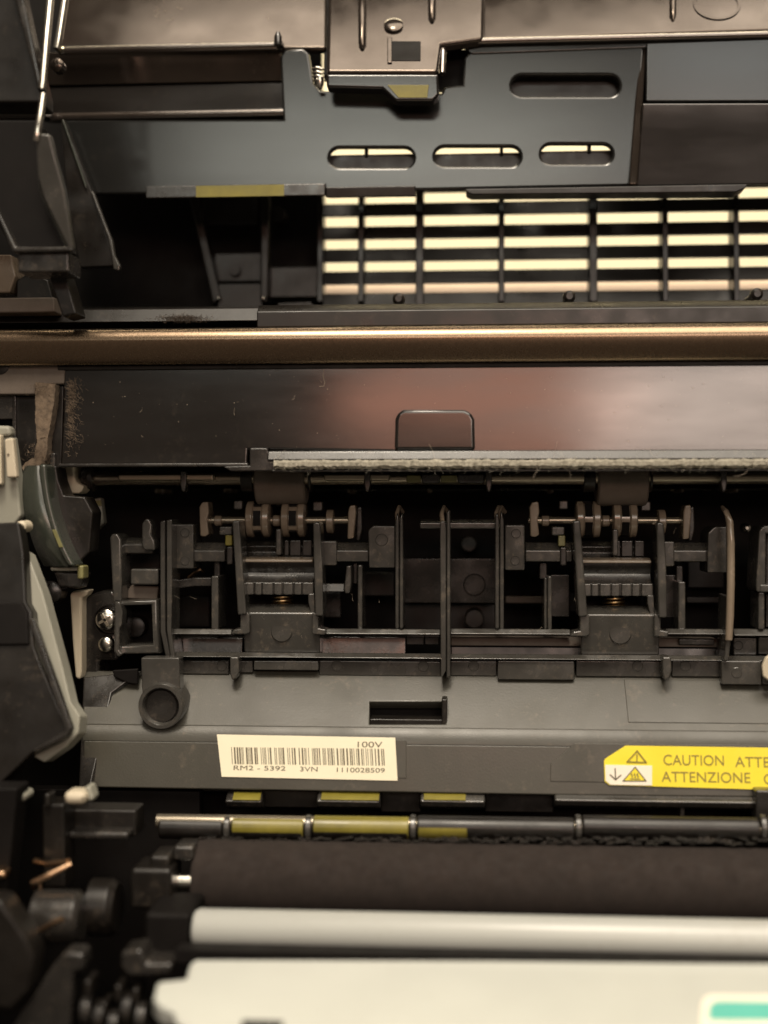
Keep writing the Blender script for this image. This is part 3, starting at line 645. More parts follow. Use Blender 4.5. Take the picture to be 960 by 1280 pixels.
cyly('inner_boss', M_BLACK, fr, 168, 784, 0.411, [(0, 10), (0.0004, 13), (0.005, 14)], 24)
poly('frame_edge', LF, fr, [(143, 752), (150, 752), (153, 765), (152, 782), (149, 786), (149, 812), (154, 818), (147, 822), (142, 814), (143, 786)], 0.3955, 0.006, 0.0007, 3)
box('inner_panel', M_BLACK, fr, 150, 692, 200, 752, 0.425, 0.004, 0.0004)
random.seed(12)
fibres('stray_hair', M_DUST, fr, [P(random.uniform(210, 950), random.choice((660, 700, 745, 790, 822)) + random.uniform(-6, 6), random.uniform(0.3965, 0.400)) for _ in range(22)], 0.0022, 0.000025, 0.5)
# cream tab at the right edge
ct = poly('cream_tab', M_OFFW, None, [(953, 832), (957, 822), (963, 818), (1010, 818), (1010, 852), (962, 852), (954, 846)], 0.394, 0.002, 0.0006, 3)
tag(ct, 'small rounded cream tab cut off by the right edge of the frame', 'tab')

# ------------------------------------------------------------------ pinch roller units
def pinch_unit():
    t = thing('pinch_roller_unit', '', 'roller unit', P(350, 815, 0.41))
    YA = 0.4145
    cylx('axle', M_SHAFT, t, 252, 440, 650.5, 4.5, YA)
    for x0 in (309, 353):
        wl = cylx('wheel', M_WHEEL, t, x0, x0 + 30, 649, 22, YA, [(x0, 19), (x0 + 1.5, 22.5), (x0 + 8, 23), (x0 + 9.3, 22), (x0 + 9.8, 20), (x0 + 20.2, 20), (x0 + 20.7, 22), (x0 + 22, 23), (x0 + 28.5, 22.5), (x0 + 30, 19)], 40, 0.0001)
        cx = P(x0 + 15, 649, YA); hw = 4.8 * U(YA)
        for k in range(5):                       # dark blocks stand in for the shaded window openings
            a = math.radians(72 * k + 4); rr = 19.6 * U(YA)
            bm = bmesh.new()
            bmesh.ops.create_cube(bm, size=1, matrix=Matrix.Translation(cx + Vector((0, -math.cos(a) * rr, math.sin(a) * rr))) @ Matrix.Rotation(-a, 4, 'X') @ Matrix.Diagonal((hw * 1.9, 0.0006, 0.0048, 1)))
            from_bm('window_shade_block', bm, M_DEEP, wl, 0)
    poly('end_plate', M_WHEEL, t, [(249, 634), (252, 628), (260, 627), (261, 640), (259, 650), (261, 668), (256, 671), (250, 670)], 0.4095, 0.008, 0.0005)
    poly('end_plate', M_WHEEL, t, [(435, 640), (437, 632), (444, 631), (445, 640), (442, 673), (434, 674)], 0.4095, 0.008, 0.0005)
    poly('end_plate', G2, t, [(446, 634), (452, 633), (453, 660), (450, 676), (445, 676)], 0.4135, 0.008, 0.0005)
    cylx('collar', M_WHEEL, t, 408, 418, 652, 15, YA, [(408, 11), (409, 15), (417, 15), (418, 11)])
    cylx('collar', M_WHEEL, t, 268, 278, 651, 6, YA, [(268, 4), (269, 6.5), (277, 6.5), (278, 4)])
    cylx('collar', M_WHEEL, t, 341, 351, 651, 6.5, YA, [(341, 5), (342, 7), (350, 7), (351, 5)])
    for x0, y0, x1, y1 in ((292, 626, 303, 637), (345, 627, 351, 633), (391, 627, 403, 639)):
        box('stop_block', G, t, x0, y0, x1, y1, 0.417, 0.006, 0.0005)
    # carrier behind the wheels
    xprof('carrier', G2, t, [(676, 0.4155), (683, 0.4125), (690, 0.4140), (697, 0.4125), (697, 0.424), (674, 0.424)], 299, 394, 0.0004)
    for x0, x1 in ((355, 361), (362, 376), (378, 390)): box('carrier_step', G2, t, x0, 675, x1, 695, 0.4115, 0.004, 0.0004)
    box('centre_lever', G, t, 344.5, 661, 351.5, 694, 0.4070, 0.008, 0.0005)
    xprof('top_edge', M_WHEEL, t, [(696, 0.4075), (699, 0.4045), (703, 0.4042), (704, 0.412), (697, 0.413)], 302, 393, 0.0004)
    # concave holder face
    prof = [(703, 0.4046), (709, 0.4068), (716, 0.4074), (723, 0.4066), (729, 0.4045), (729, 0.413), (703, 0.413)]
    xprof('holder_face', G2, t, prof, 302, 393, 0, sharp=40)
    box('tooth_backing', G2, t, 302, 727.5, 393, 743, 0.4046, 0.006, 0.0003)
    for x0, x1, dy in ((302, 317, 0.0), (318.5, 327, 0.0009), (328, 341, 0.0002), (342.5, 352.5, 0.0009), (354, 366, 0.0002), (367.5, 377, 0.0009), (378, 392, 0.0)):
        box('tooth', G, t, x0, 728 if dy < 0.001 else 732, x1, 743.5, 0.4032 + dy, 0.006, 0.0004)
    poly('holder_leg', G, t, [(302, 742), (310, 742), (310, 752), (306, 768), (302, 768)], 0.4032, 0.009, 0.0004)
    poly('holder_leg', G, t, [(385, 742), (393, 742), (394, 769), (389, 769), (385, 752)], 0.4032, 0.009, 0.0004)
    # arms
    poly('arm', G, t, [(290, 651), (299, 650), (302, 690), (308, 768), (297, 769), (293, 700)], 0.3985, 0.010, 0.0006, 3)
    poly('arm', G, t, [(391, 654), (395, 652), (400, 654), (403, 700), (404, 770), (394, 770), (392, 700)], 0.3985, 0.010, 0.0006, 3)
    # spring in the gap
    c = P(353, 756, 0.412); pts = []
    for k in range(16 * 4 + 1):
        a = k / 16 * 2 * math.pi
        pts.append(c + Vector((math.cos(a) * 0.0034, math.sin(a) * 0.0034, 0.0012 * k / 16 - 0.0018)))
    tube('spring', M_BRASS, t, pts, 0.00045, 8)
    box('spring_floor', M_DEEP, t, 304, 740, 392, 762, 0.4185, 0.002, 0)
    # saddle below
    xprof('saddle', G, t, [(755, 0.4082), (763, 0.4040), (766, 0.4022), (816, 0.4040), (816, 0.415), (755, 0.416)], 308, 402, 0.0006, 3)
    cyly('moulded_disc', G, t, 352, 789, 0.4030, [(-0.0002, 12.6), (0.0002, 14), (0.002, 14)], 30)
    poly('saddle_foot', G, t, [(300, 768), (309, 764), (312, 768), (312, 791), (308, 793), (288, 793), (292, 787), (300, 786)], 0.4000, 0.008, 0.0005, 3)
    poly('saddle_foot', G, t, [(390, 764), (398, 768), (398, 785), (408, 787), (406, 794), (390, 793)], 0.4000, 0.008, 0.0005, 3)
    # latch pieces on the left
    box('latch', G, t, 274, 658, 290, 669, 0.4078, 0.006, 0.0005)
    box('latch', G2, t, 283, 683, 291, 706, 0.4065, 0.006, 0.0005)
    box('reflection_patch', M_YELREFL, t, 281.5, 669, 290, 682, 0.4072, 0.003, 0.0003)  # patch in the painted reflection yellow
    box('hinge_block', G, t, 402, 676, 421, 707, 0.4062, 0.010, 0.0005)
    return t
def copy_tree(o, parent=None):
    c = o.copy(); COL.objects.link(c); c.parent = parent
    for ch in list(o.children): copy_tree(ch, c)
    return c
pu = pinch_unit()
pu['label'] = 'small double-wheel roller unit standing above the barcode label'
pu['group'] = 'pinch roller units'
dx = P(768, 700, 0.405).x - P(347, 700, 0.405).x
pu2 = copy_tree(pu); pu2.location.x += dx
for ch in pu2.children:
    if ch.name.startswith('wheel'): ch.rotation_euler.x = 0.7
    if ch.name.startswith('centre_lever'): ch.location.x += 0.0006
pu2['label'] = 'small double-wheel roller unit nearest the yellow caution label'

for ch in pu2.children:
    if ch.name.startswith('reflection_patch'):
        ch.data = ch.data.copy(); ch.data.materials[0] = M_OLIVEREFL
# ------------------------------------------------------------------ fuser cover below
fc = thing('fuser_cover', 'matt grey plastic cover carrying the two labels', 'cover', P(530, 990, 0.385))
PF1 = Pl(838, 0.4045, 919, 0.3880); PF2 = Pl(919, 0.3880, 990, 0.3848)
fold = P(480, 919, 0.3880); LF_ = 0.0026
dn1 = PF1.u if PF1.u.z < 0 else -PF1.u; dn2 = PF2.u if PF2.u.z < 0 else -PF2.u
def row_at(pl, px, z):
    lo_, hi_ = 700.0, 1100.0
    for _ in range(40):
        m_ = (lo_ + hi_) / 2
        if pl(px, m_).z > z: lo_ = m_
        else: hi_ = m_
    return lo_
z1, z2 = fold.z - dn1.z * LF_, fold.z + dn2.z * LF_
bz = []
for k in range(9):
    t = k / 8; A_, B_ = Vector((0, fold.y, fold.z)) - dn1 * LF_, Vector((0, fold.y, fold.z)) + dn2 * LF_
    bz.append(A_ * (1 - t) ** 2 + Vector((0, fold.y, fold.z)) * 2 * t * (1 - t) + B_ * t * t)
bm = bmesh.new(); xa, xb = P(104, 919, 0.388).x, P(1250, 919, 0.388).x
va = [bm.verts.new((xa, p.y, p.z)) for p in bz] ; vb = [bm.verts.new((xb, p.y, p.z)) for p in bz]
va += [bm.verts.new((xa, p.y + 0.003, p.z)) for p in bz[::-1]]; vb += [bm.verts.new((xb, p.y + 0.003, p.z)) for p in bz[::-1]]
bm.faces.new(va); bm.faces.new(vb[::-1])
for i in range(18): bm.faces.new((va[i], vb[i], vb[(i + 1) % 18], va[(i + 1) % 18]))
from_bm('fold', bm, M_COVER, fc, 0, sharp=40)
notch = [(462, 877), (557, 877), (557, 905), (462, 905)]
holed('upper_face', M_COVER, fc, [(104, 838), (1250, 838)] + [(x, row_at(PF1, x, z1)) for x in (1250, 700, 400, 104)], [notch], PF1, 0.004, 0.0004)
box('notch_floor', M_DEEP, fc, 452, 868, 566, 925, 0.4015, 0.002, 0)
box('notch_edge', M_BLACK, fc, 462, 899, 556, 907, 0.3918, 0.008, 0.0004)
box('notch_edge', M_BLACK, fc, 552, 874, 559, 908, 0.3912, 0.008, 0.0004)
poly('lower_face', M_COVER, fc, [(x, row_at(PF2, x, z2)) for x in (104, 400, 700, 1250)] + [(1250, 1000), (700, 994), (400, 989), (104, 984)], PF2, 0.004, 0.0005)
poly('raised_plate', M_COVER, fc, [(688, 955), (718, 929), (1250, 935), (1250, 985), (688, 977)], Pl(924, 0.3876, 990, 0.3846), 0.001, 0.0002)
poly('raised_plate', M_COVER, fc, [(495, 925), (508, 925), (508, 973), (495, 973)], Pl(924, 0.3876, 990, 0.3846), 0.001, 0.0002)
box('raised_rib', M_COVER, fc, 783, 851, 1250, 905, Pl(838, 0.4042, 919, 0.3877), 0.001, 0.0002)
poly('ring_stem', G, fc, [(176, 822), (224, 822), (225, 862), (222, 878), (180, 878), (177, 860)], 0.3905, 0.006, 0.0005)
cyly('ring_boss', G, fc, 201, 883, 0.3875, [(0.0001, 29), (-0.0004, 28), (-0.0004, 24), (0.0003, 22.5), (0.010, 21), (0.010, 30)], 44, 0, False)
cyly('ring_floor', M_GREY2, fc, 201, 883, 0.3900, [(0, 20), (0.0006, 22.5), (0.004, 22.5)], 30)
poly('side_hole', M_DEEP, fc, [(140, 838), (172, 836), (172, 856), (160, 854), (142, 846)], 0.3975, 0.002, 0.0004)
poly('left_plate', M_GREY2, fc, [(104, 846), (178, 838), (140, 866), (112, 990), (98, 990)], Pl(838, 0.4005, 990, 0.3820), 0.003, 0.0006)
box('under_edge', M_BLACK, fc, 110, 985, 1250, 996, 0.3935, 0.012, 0.0005)

# barcode label
lb = thing('barcode_label', 'cream paper barcode label reading 100V on the grey cover', 'label', P(384, 977, 0.387))
PL_ = Pl(924, 0.38765, 990, 0.38465); PLt = Pl(924, 0.3875, 990, 0.3845)
poly('paper', M_PAPER, lb, [(271, 918), (494, 922), (497, 976), (277, 971)], PLt, 0.0002, 0.00005)
bm = bmesh.new(); random.seed(21); x = 289.0
while x < 480:
    wd = random.choice((0.8, 0.8, 1.3, 1.9)); gap = random.choice((0.8, 1.1, 1.5, 2.4))
    if int((x - 289) / 16) != int((x + wd + gap - 289) / 16): gap += 1.6
    s = (x - 289) / 190
    q = [PLt(x, 934 + s * 2), PLt(x + wd, 934 + s * 2), PLt(x + wd + 1.2, 955 + s * 2), PLt(x + 1.2, 955 + s * 2)]
    f1 = [bm.verts.new(p - PLt.n * 0.00008) for p in q]; f2 = [bm.verts.new(p + PLt.n * 0.00005) for p in q]
    bm.faces.new(f1); bm.faces.new(f2[::-1])
    for i in range(4): bm.faces.new((f1[i], f2[i], f2[(i + 1) % 4], f1[(i + 1) % 4]))
    x += wd + gap
o = from_bm('barcode', bm, M_INK, lb); o['kind'] = 'stuff'
text('printed_text', M_INK, lb, '100V', 447, 934, 7.5, 31, PLt, 0.00008)
text('printed_text', M_INK, lb, 'RM2 - 5392', 292, 962.5, 6, 65, PLt, 0.00008)
text('printed_text', M_INK, lb, '3VN', 375, 964, 6, 22, PLt, 0.00008)
text('printed_text', M_INK, lb, '1110028509', 421, 965, 6, 60, PLt, 0.00008)

# caution label
cl = thing('caution_label', 'yellow caution label with warning triangles at the right edge', 'label', P(860, 985, 0.387))
PCn = Pl(924, 0.3873, 990, 0.3843)
poly('film', M_YEL, cl, [(755, 951), (757, 948), (782, 932), (1250, 939), (1250, 996), (815, 983), (762, 981.5), (756, 977)], PCn, 0.0003, 0.00005)
wb = poly('white_field', M_LABW, cl, [(756.5, 956), (815, 957), (815, 982), (763, 981), (757, 976)], Pl(924, 0.38715, 990, 0.38415), 0.0002, 0.00004)
PC2 = Pl(924, 0.3870, 990, 0.3840)
def stroke(name, parent, pts, wpx, m, close=False):
    bm = bmesh.new(); L = pts + ([pts[0]] if close else [])
    for (x0, y0), (x1, y1) in zip(L, L[1:]):
        d = math.hypot(x1 - x0, y1 - y0); nx, ny = -(y1 - y0) / d * wpx / 2, (x1 - x0) / d * wpx / 2
        ex, ey = (x1 - x0) / d * wpx / 2, (y1 - y0) / d * wpx / 2
        q = [PC2(x0 + nx - ex, y0 + ny - ey), PC2(x1 + nx + ex, y1 + ny + ey), PC2(x1 - nx + ex, y1 - ny + ey), PC2(x0 - nx - ex, y0 - ny - ey)]
        f1 = [bm.verts.new(p) for p in q]; f2 = [bm.verts.new(p + PC2.n * 0.0001) for p in q]
        bm.faces.new(f1); bm.faces.new(f2[::-1])
        for i in range(4): bm.faces.new((f1[i], f2[i], f2[(i + 1) % 4], f1[(i + 1) % 4]))
    return from_bm(name, bm, m, parent)
stroke('warning_triangle', cl, [(784, 952), (796.5, 938.5), (808, 953)], 1.4, M_INKY, True)
stroke('exclamation_mark', cl, [(796.3, 943.5), (796.3, 948.5)], 1.5, M_INKY)
stroke('exclamation_dot', cl, [(796.3, 950.3), (796.3, 951)], 1.4, M_INKY)
stroke('arrow', cl, [(769, 961), (769.5, 974)], 1.5, M_INK); stroke('arrow_head', cl, [(763, 968.5), (769.5, 974.5), (776, 969)], 1.4, M_INK)
poly('hot_triangle', M_YEL, cl, [(779, 976), (794, 959), (807.5, 976)], Pl(924, 0.38708, 990, 0.38408), 0.0002, 0)
stroke('triangle_outline', cl, [(779, 976), (794, 959), (807.5, 976)], 1.3, M_INK, True)
for k in range(3): stroke('heat_wave', cl, [(790 + 3.6 * k, 966.5), (789 + 3.6 * k, 968.5), (791 + 3.6 * k, 970.5), (790 + 3.6 * k, 972)], 1.0, M_INK)
stroke('heat_base', cl, [(788, 973.6), (800, 973.8)], 1.0, M_INK)
text('printed_text', M_INKY, cl, 'CAUTION', 829.5, 956, 13.5, 75.5, PCn, 0.00012)
text('printed_text', M_INKY, cl, 'ATTENTION', 919, 958.5, 13.5, 102, PCn, 0.00012)
text('printed_text', M_INKY, cl, 'ATTENZIONE', 827, 977, 13.5, 111, PCn, 0.00012)
text('printed_text', M_INKY, cl, 'CUIDADO', 955, 980, 13.5, 78, PCn, 0.00012)

# ------------------------------------------------------------------ left side: mount, screws, levers
mb = thing('screw_mount', 'black screw mount with two steel screw heads at the left of the frame', 'mount', P(125, 846, 0.40))
poly('mount_body', M_GREY2, mb, [(101, 752), (108, 744), (128, 738), (142, 738), (148, 752), (148, 826), (124, 826), (124, 846), (101, 846)], 0.4035, 0.012, 0.0012, 3)
cyly('recess_ring', M_BLACK, mb, 136, 775, 0.402, [(0.002, 17), (0, 18.5), (0, 20), (0.003, 21)], 30)
for px, py, r, Y in ((131, 775, 13.5, 0.398), (131, 806, 10, 0.399)):
    s_ = cyly('screw_head', M_STEEL, mb, px, py, Y, [(0, 0.3 * r), (0.0002, 0.7 * r), (0.0008, 0.95 * r), (0.0016, r), (0.005, r)], 28)
    if r > 12:
        for a in (0.5, 2.07):
            d = Vector((math.cos(a), 0, math.sin(a)))
            bm = bmesh.new(); c = P(px, py, Y - 0.00005)
            bmesh.ops.create_cube(bm, size=1, matrix=Matrix.Translation(c) @ Matrix.Rotation(-a, 4, 'Y') @ Matrix.Diagonal((0.0042, 0.0006, 0.0008, 1)))
            from_bm('cross_slot', bm, M_SHAFT, s_)
st = poly('cream_strip', M_OFFW, None, [(87, 742), (92, 739), (112, 737), (108, 744), (102, 748), (102, 840), (100, 850), (94, 848), (90, 800)], 0.398, 0.006, 0.0008, 3)
tag(st, 'upright cream plastic strip beside the black screw mount', 'strip')
# curved gear cover
gc = thing('curved_cover', 'curved green-grey end cover with a pale rim at the left', 'cover', P(65, 707, 0.38))
# a drum side: bulging shell built from rows
bm = bmesh.new(); rows = []
for k in range(25):
    s = k / 24; y = 582 + 126 * s
    xl = 31 - 9 * math.sin(min(1, s * 1.6) * math.pi) * (1 - s) + 24 * s ** 3.2
    xr = 49 + 10 * s + 27 * s ** 2.4
    row = []
    for j in range(9):
        q = j / 8; x = xl + (xr - xl) * q
        row.append(bm.verts.new(P(x, y, 0.3865 - 0.0045 * math.sin(q * math.pi * 0.62) - 0.004 * math.sin(s * 2.2) + 0.004 * s ** 4)))
    rows.append(row)
for a, b in zip(rows, rows[1:]):
    for j in range(8): bm.faces.new((a[j], a[j + 1], b[j + 1], b[j]))
g = bmesh.ops.extrude_face_region(bm, geom=bm.faces[:])
bmesh.ops.translate(bm, verts=[v for v in g['geom'] if isinstance(v, bmesh.types.BMVert)], vec=(0, 0.012, 0))
from_bm('shell', bm, M_GGREY, gc)
def xr(s): return 49 + 10 * s + 27 * s ** 2.4
rim = [(xr(s / 14) - 1, 580 + 128 * s / 14) for s in range(15)] + [(xr(s / 14) + 8, 580 + 128 * s / 14) for s in range(14, -1, -1)]
poly('rim', M_GGREY, gc, rim, 0.3795, 0.010, 0.0009, 3)
side = [(xr(s / 10) + 8, 582 + 126 * s / 10) for s in range(11)] + [(100, 702), (112, 690), (116, 640), (106, 621), (80, 619), (73, 600), (70, 582)]
poly('side', M_BLACK, gc, side, 0.3880, 0.010, 0.0006)
poly('reflection_patch', M_OLIVEREFL, gc, [(xr(0.62) + 1, 662), (xr(0.62) + 6, 662), (xr(0.8) + 6, 684), (xr(0.8) + 1, 684)], 0.3793, 0.0004, 0.0001)  # painted olive reflection on the rim of the cover
box('foot', M_CREAM, gc, 62, 708, 100, 714, 0.386, 0.008, 0.0008)
box('foot', M_OLIVEREFL, gc, 96, 707, 104, 724, 0.385, 0.006, 0.0006)  # foot piece in the painted reflection olive
poly('foot', M_GREY2, gc, [(66, 714), (106, 716), (100, 736), (74, 734)], 0.388, 0.008, 0.0008)
pb = poly('pale_plate', M_CREAM, None, [(114, 624), (126, 622), (130, 654), (114, 668)], 0.418, 0.004, 0.0006)
tag(pb, 'small pale plate in shadow behind the curved cover', 'plate')
bh = poly('reflection_band', M_OLIVEREFL, pb, [(114, 626), (126, 625), (127, 632), (114, 633)], 0.4177, 0.0003, 0)  # band in the painted reflection olive
# cream lever
lv = thing('release_lever', 'long greenish cream release lever slanting down the left side', 'lever', P(60, 950, 0.36))
lever_out = [(24, 688), (28, 685), (34, 690), (53, 740), (78, 833), (88, 877), (100, 895), (98, 917), (82, 934), (55, 953), (40, 945), (78, 926), (82, 916), (43, 820), (31, 775), (25, 740)]
poly('handle', M_CREAM, lv, lever_out, Pl(690, 0.372, 950, 0.362), 0.008, 0.0016, 3)
poly('front_plate', M_BLACK, lv, [(-260, 664), (24, 652), (30, 690), (33, 752), (40, 765), (43, 806), (50, 826), (86, 912), (80, 922), (40, 942), (-30, 1010), (-260, 1010)], Pl(690, 0.367, 950, 0.357), 0.006, 0.0008)
poly('side_rib', M_GREY2, lv, [(35, 775), (42, 772), (90, 910), (83, 921), (42, 941), (40, 937), (81, 913)], Pl(690, 0.3655, 950, 0.3555), 0.003, 0.0006)
poly('step', M_DEEP, lv, [(-200, 754), (27, 752), (34, 766), (36, 806), (-200, 810)], Pl(690, 0.366, 950, 0.356), 0.002, 0.0006)
cyly('pivot', M_OFFW, lv, 25, 658, 0.372, [(0, 4), (0.0006, 7), (0.006, 8)], 20)
cyly('hub', M_GREY2, lv, 62, 740, 0.392, [(0, 6), (0.001, 14), (0.006, 16)], 24)
# white piece upper left
wl_ = thing('white_latch', 'pale grey latch with a cream tongue at the left edge', 'latch', P(5, 665, 0.375))
poly('latch_plate', M_CREAM, wl_, [(-120, 560), (14, 545), (22, 600), (26, 645), (18, 656), (-120, 700)], 0.380, 0.006, 0.0008)
poly('tongue', M_OFFW, wl_, [(5, 549), (16, 547), (21, 597), (8, 597)], 0.376, 0.003, 0.0006)
poly('tongue', M_OFFW, wl_, [(-60, 545), (1, 543), (2, 606), (-60, 610)], 0.3765, 0.003, 0.0006)
poly('latch_top', M_CREAM, wl_, [(-60, 530), (12, 532), (14, 545), (-60, 552)], 0.379, 0.005, 0.0012, 3)
cyly('pin_hole', M_SHAFT, wl_, 10, 568, 0.3757, [(0, 1.4), (0.0004, 1.6), (0.002, 1.6)], 14)

# ------------------------------------------------------------------ shafts and rollers below
ua = thing('upper_feed_bar', 'dark segmented feed bar just under the labelled cover', 'feed bar', P(560, 1012, 0.39))
for x0, x1, m in ((285, 330, G2), (398, 476, G), (526, 606, G), (692, 945, G)):
    xprof('segment', m, ua, [(986, 0.3880), (1002, 0.3825), (1009, 0.3840), (1012, 0.3910), (986, 0.3950)], x0, x1, 0.0006)
for x0, x1 in ((292, 326), (402, 474), (530, 582)):
    xprof('reflection_band', M_YELREFL, ua, [(990, 0.3860), (1000, 0.3826), (1000.5, 0.3835), (990, 0.3870)], x0, x1, 0)  # yellow reflections on the segments, built as bands
box('spacer', M_BLACK, ua, 330, 988, 398, 1010, 0.3910, 0.006, 0.0005)
box('spacer', M_BLACK, ua, 476, 988, 526, 1016, 0.3910, 0.006, 0.0005)
box('spacer', M_BLACK, ua, 606, 990, 692, 1016, 0.3910, 0.006, 0.0005)
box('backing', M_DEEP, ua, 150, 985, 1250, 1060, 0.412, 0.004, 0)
box('divider', M_GREY2, ua, 850, 990, 856, 1022, 0.3850, 0.006, 0.0005)
box('end_block', G2, ua, 945, 990, 1250, 1030, 0.3800, 0.008, 0.0006)
cyly('screw', M_COPPER, ua, 957, 1006, 0.388, [(0, 3), (0.0006, 6), (0.003, 6.5)], 18)
la = thing('lower_feed_shaft', 'segmented shaft with painted yellow reflection bands above the dark foam roller', 'shaft', P(560, 1050, 0.37))
YL = 0.371
cylx('core', M_SHAFT, la, 196, 1300, 1035, 9, YL)
segs = [(200, 280, M_BLACK), (290, 381, M_BLACK), (391, 512, M_BLACK), (521, 718, M_BLACK), (727, 948, M_BLACK), (958, 1200, M_BLACK)]
for x0, x1, m in segs:
    sg = cylx('segment', m, la, x0, x1, 1035, 14, YL, [(x0, 12), (x0 + 2, 14), (x1 - 2, 14), (x1, 12)])
for x0, x1 in ((292, 380), (393, 511), (523, 584)):
    cylx('reflection_band', M_YELREFL, la, x0, x1, 1034.5, 14.1, YL)  # sleeves painted as the shaft's yellow reflections
for k, x in enumerate((285, 386, 516.5, 722.5, 953)):
    cylx('ring', G, la, x - 4, x + 4, 1034, 15.5, YL, [(x - 4, 13), (x - 3, 15.5), (x + 3, 15.5), (x + 4, 13)])
bm = bmesh.new(); random.seed(3)
for k in range(340):
    x = 250 + k * 3.0; y = 1051 + random.uniform(-4, 4)
    m_ = Matrix.Translation(P(x, y, 0.366 + random.uniform(0, 0.002))) @ Matrix.Rotation(random.uniform(-.3, .3), 4, 'Y') @ Matrix.Diagonal((random.uniform(0.001, 0.003), 0.0008, random.uniform(0.0003, 0.0007), 1))
    bmesh.ops.create_cube(bm, size=1, matrix=m_)
o = from_bm('brush_tuft', bm, M_GREY2, la, recalc=False); o['kind'] = 'stuff'
fr_ = cylx('foam_roller', M_FOAM, None, 246, 1300, 1108, 49, 0.366, [(246, 43), (248, 48), (252, 49), (1300, 49)], 48)
tag(fr_, 'thick brown-black foam roller across the lower part', 'roller')
wr = thing('pale_roller', 'pale glossy roller between the foam roller and the cream tray', 'roller', P(600, 1190, 0.33))
cylx('barrel', M_ROLLW, wr, 242, 1300, 1172, 25, 0.337, [(242, 16), (244, 22), (250, 25), (1300, 25)], 48)
xprof('under_trough', M_DEEP, wr, [(1190, 0.330), (1200, 0.322), (1215, 0.322), (1215, 0.36), (1188, 0.36)], 236, 1300, 0)
xprof('seat', M_BLACK, wr, [(1146, 0.352), (1158, 0.350), (1200, 0.352), (1200, 0.372), (1146, 0.372)], 236, 1300, 0.0004)
# cream tray
tr = thing('cream_tray', 'cream white plastic tray along the bottom edge', 'tray', P(600, 1300, 0.30))
PTr = Pl(1197, 0.3180, 1300, 0.285)
poly('tray_plate', M_WHITE, tr, [(236, 1206), (242, 1198), (600, 1199), (1250, 1206), (1250, 1400), (250, 1400), (232, 1282), (220, 1278), (214, 1262), (200, 1258), (191, 1248), (196, 1226), (232, 1222)], PTr, 0.005, 0.0012, 3)
poly('tray_front', M_WHITE, tr, [(238, 1206), (244, 1200), (1250, 1205), (1250, 1222), (238, 1222)], Pl(1197, 0.3172, 1222, 0.3105), 0.002, 0.0006)
for x0, x1 in ((300, 352),):
    box('vent_slot', M_DEEP, tr, x0, 1275, x1, 1296, Pl(1197, 0.3177, 1300, 0.2847), 0.001, 0.0002)
sk = thing('tray_sticker', 'white sticker with turquoise field on the cream tray', 'sticker', P(930, 1290, 0.288))
PS = Pl(1197, 0.3174, 1300, 0.2844); PS2 = Pl(1197, 0.3171, 1300, 0.2841)
poly('film', M_LABW, sk, [(877, 1256), (879, 1248), (887, 1243), (1200, 1246), (1200, 1400), (872, 1400)], PS, 0.0003, 0.0001)
poly('turquoise_field', M_TEAL, sk, [(886, 1260), (890, 1253), (898, 1251), (1200, 1254), (1200, 1276), (886, 1275)], PS2, 0.0002, 0.00005)

# ------------------------------------------------------------------ dark side frame, lower left, out of focus
sf = thing('gear_chassis', 'dark cluttered gear chassis out of focus at the lower left', 'chassis', P(120, 1330, 0.32))
box('frame_wall', M_DEEP, sf, -300, 985, 250, 1420, 0.390, 0.006, 0.0006)
poly('upright', M_BLACK, sf, [(52, 1005), (80, 1005), (82, 1110), (54, 1110)], 0.352, 0.01, 0.0008)
poly('upright', M_DEEP, sf, [(-200, 985), (22, 985), (6, 1140), (-200, 1140)], 0.345, 0.01, 0.0008)
box('bracket', M_BLACK, sf, 82, 1012, 170, 1046, 0.362, 0.01, 0.0008)
box('bracket_lip', M_GREY2, sf, 84, 1040, 160, 1050, 0.356, 0.008, 0.0010, 3)
cylx('cam', M_BLACK, sf, 112, 148, 1134, 36, 0.352, [(112, 30), (115, 36), (140, 36), (148, 30)], 32)
cylx('gear', M_GREY2, sf, 42, 104, 1146, 34, 0.342, [(42, 26), (46, 34), (98, 34), (104, 28)], 32)
box('bearing_block', M_BLACK, sf, 162, 1086, 214, 1138, 0.350, 0.014, 0.0014, 3)
box('bearing_block', M_BLACK, sf, 186, 1070, 212, 1088, 0.352, 0.012, 0.0012, 3)
box('bearing_cap', G2, sf, 216, 1058, 242, 1076, 0.357, 0.01, 0.0010)
cylx('pin', M_STEEL, sf, 213, 250, 1102, 11, 0.358)
box('pin_seat', M_BLACK, sf, 214, 1116, 246, 1140, 0.357, 0.01, 0.0010)
box('roller_seat', M_DEEP, sf, 180, 1142, 238, 1200, 0.335, 0.02, 0.0014)
poly('hook', M_GREY2, sf, [(150, 1190), (176, 1186), (184, 1204), (216, 1204), (214, 1220), (160, 1222), (150, 1210)], 0.325, 0.01, 0.0012, 3)
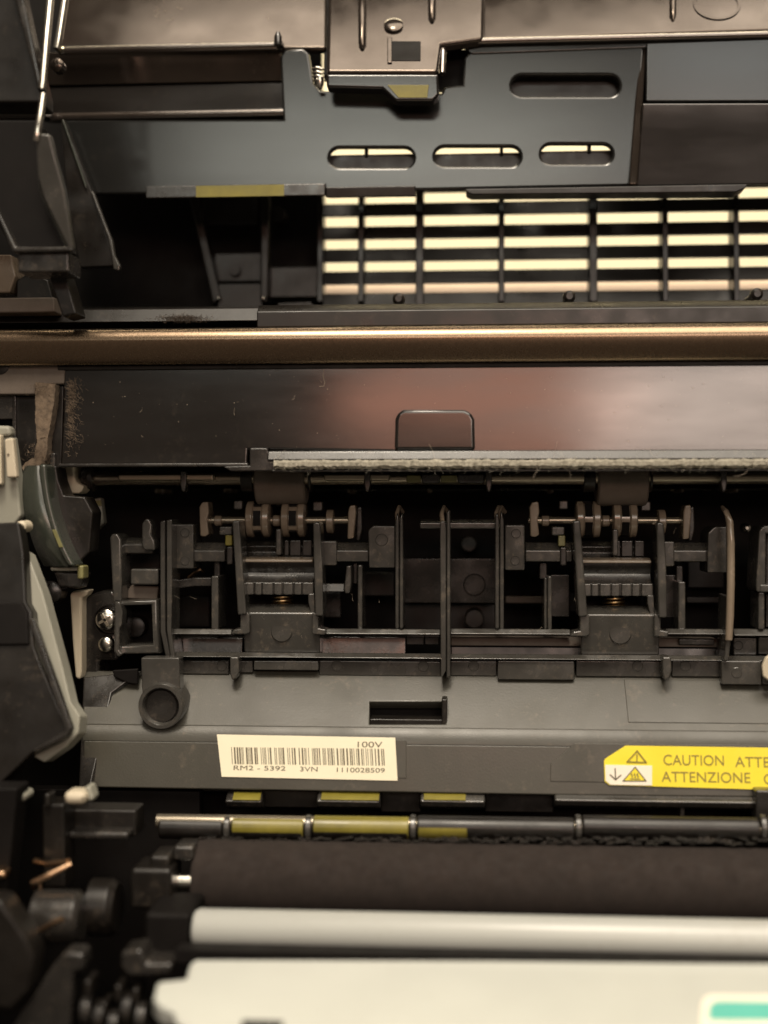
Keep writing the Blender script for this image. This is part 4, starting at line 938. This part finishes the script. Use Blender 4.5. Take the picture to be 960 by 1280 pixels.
poly('arm', M_BLACK, sf, [(-200, 1120), (0, 1126), (30, 1168), (42, 1196), (36, 1240), (14, 1264), (-200, 1240)], 0.318, 0.01, 0.0012)
poly('lower_arm', M_GREY2, sf, [(10, 1290), (66, 1206), (80, 1190), (104, 1192), (106, 1212), (92, 1218), (88, 1300), (60, 1420), (-60, 1420)], 0.322, 0.008, 0.0012)
for k in range(5):
    cylx('small_gear', M_BLACK if k % 2 else M_GREY2, sf, 104 + k * 17, 116 + k * 17, 1262 + (k % 3) * 9, 18 + 4 * (k % 2), 0.325, n=20)
for k, (x, y) in enumerate(((108, 1240), (146, 1246), (128, 1268), (168, 1250), (176, 1274))):
    box('tooth', M_BLACK, sf, x - 4, y - 14, x + 5, y + 8, 0.318 + 0.002 * k, 0.008, 0.0008)
box('connector', M_OFFW, sf, 78, 990, 107, 1007, 0.349, 0.008, 0.0026, 3)
box('connector', M_CREAM, sf, 20, 991, 32, 1003, 0.350, 0.008, 0.0024, 3)
poly('connector_clip', M_CREAM, sf, [(104, 984), (112, 982), (118, 1000), (110, 1004)], 0.352, 0.006, 0.001)
box('connector_clip', M_BLACK, sf, 54, 992, 62, 1010, 0.350, 0.006, 0.001)
box('stub', M_COPPER, sf, -20, 1089, 6, 1100, 0.34, 0.006, 0.001)
def wire(name, label, pts, Y, r=0.00085):
    o = tube(name, M_COPPER, None, [P(x, y, Y + dz) for x, y, dz in pts], r, 10)
    return tag(o, label, 'spring wire', 'bent spring wires')
wire('spring_wire', 'upper bent copper spring wire at the left', [(44, 1076, 0.004), (60, 1080, 0.002), (86, 1077, 0), (88, 1080, -0.001), (64, 1092, -0.003), (42, 1103, -0.004), (42, 1108, 0.001)], 0.345)
wire('spring_wire', 'lower straight copper spring wire in front of the gear', [(34, 1172, 0.001), (52, 1162, -0.001), (78, 1148, -0.002)], 0.332, 0.0007)
wire('spring_wire', 'short upright copper spring wire between the two slanted ones', [(50, 1104, 0), (52, 1124, 0), (46, 1138, 0.001), (42, 1134, 0.002)], 0.344, 0.0005)
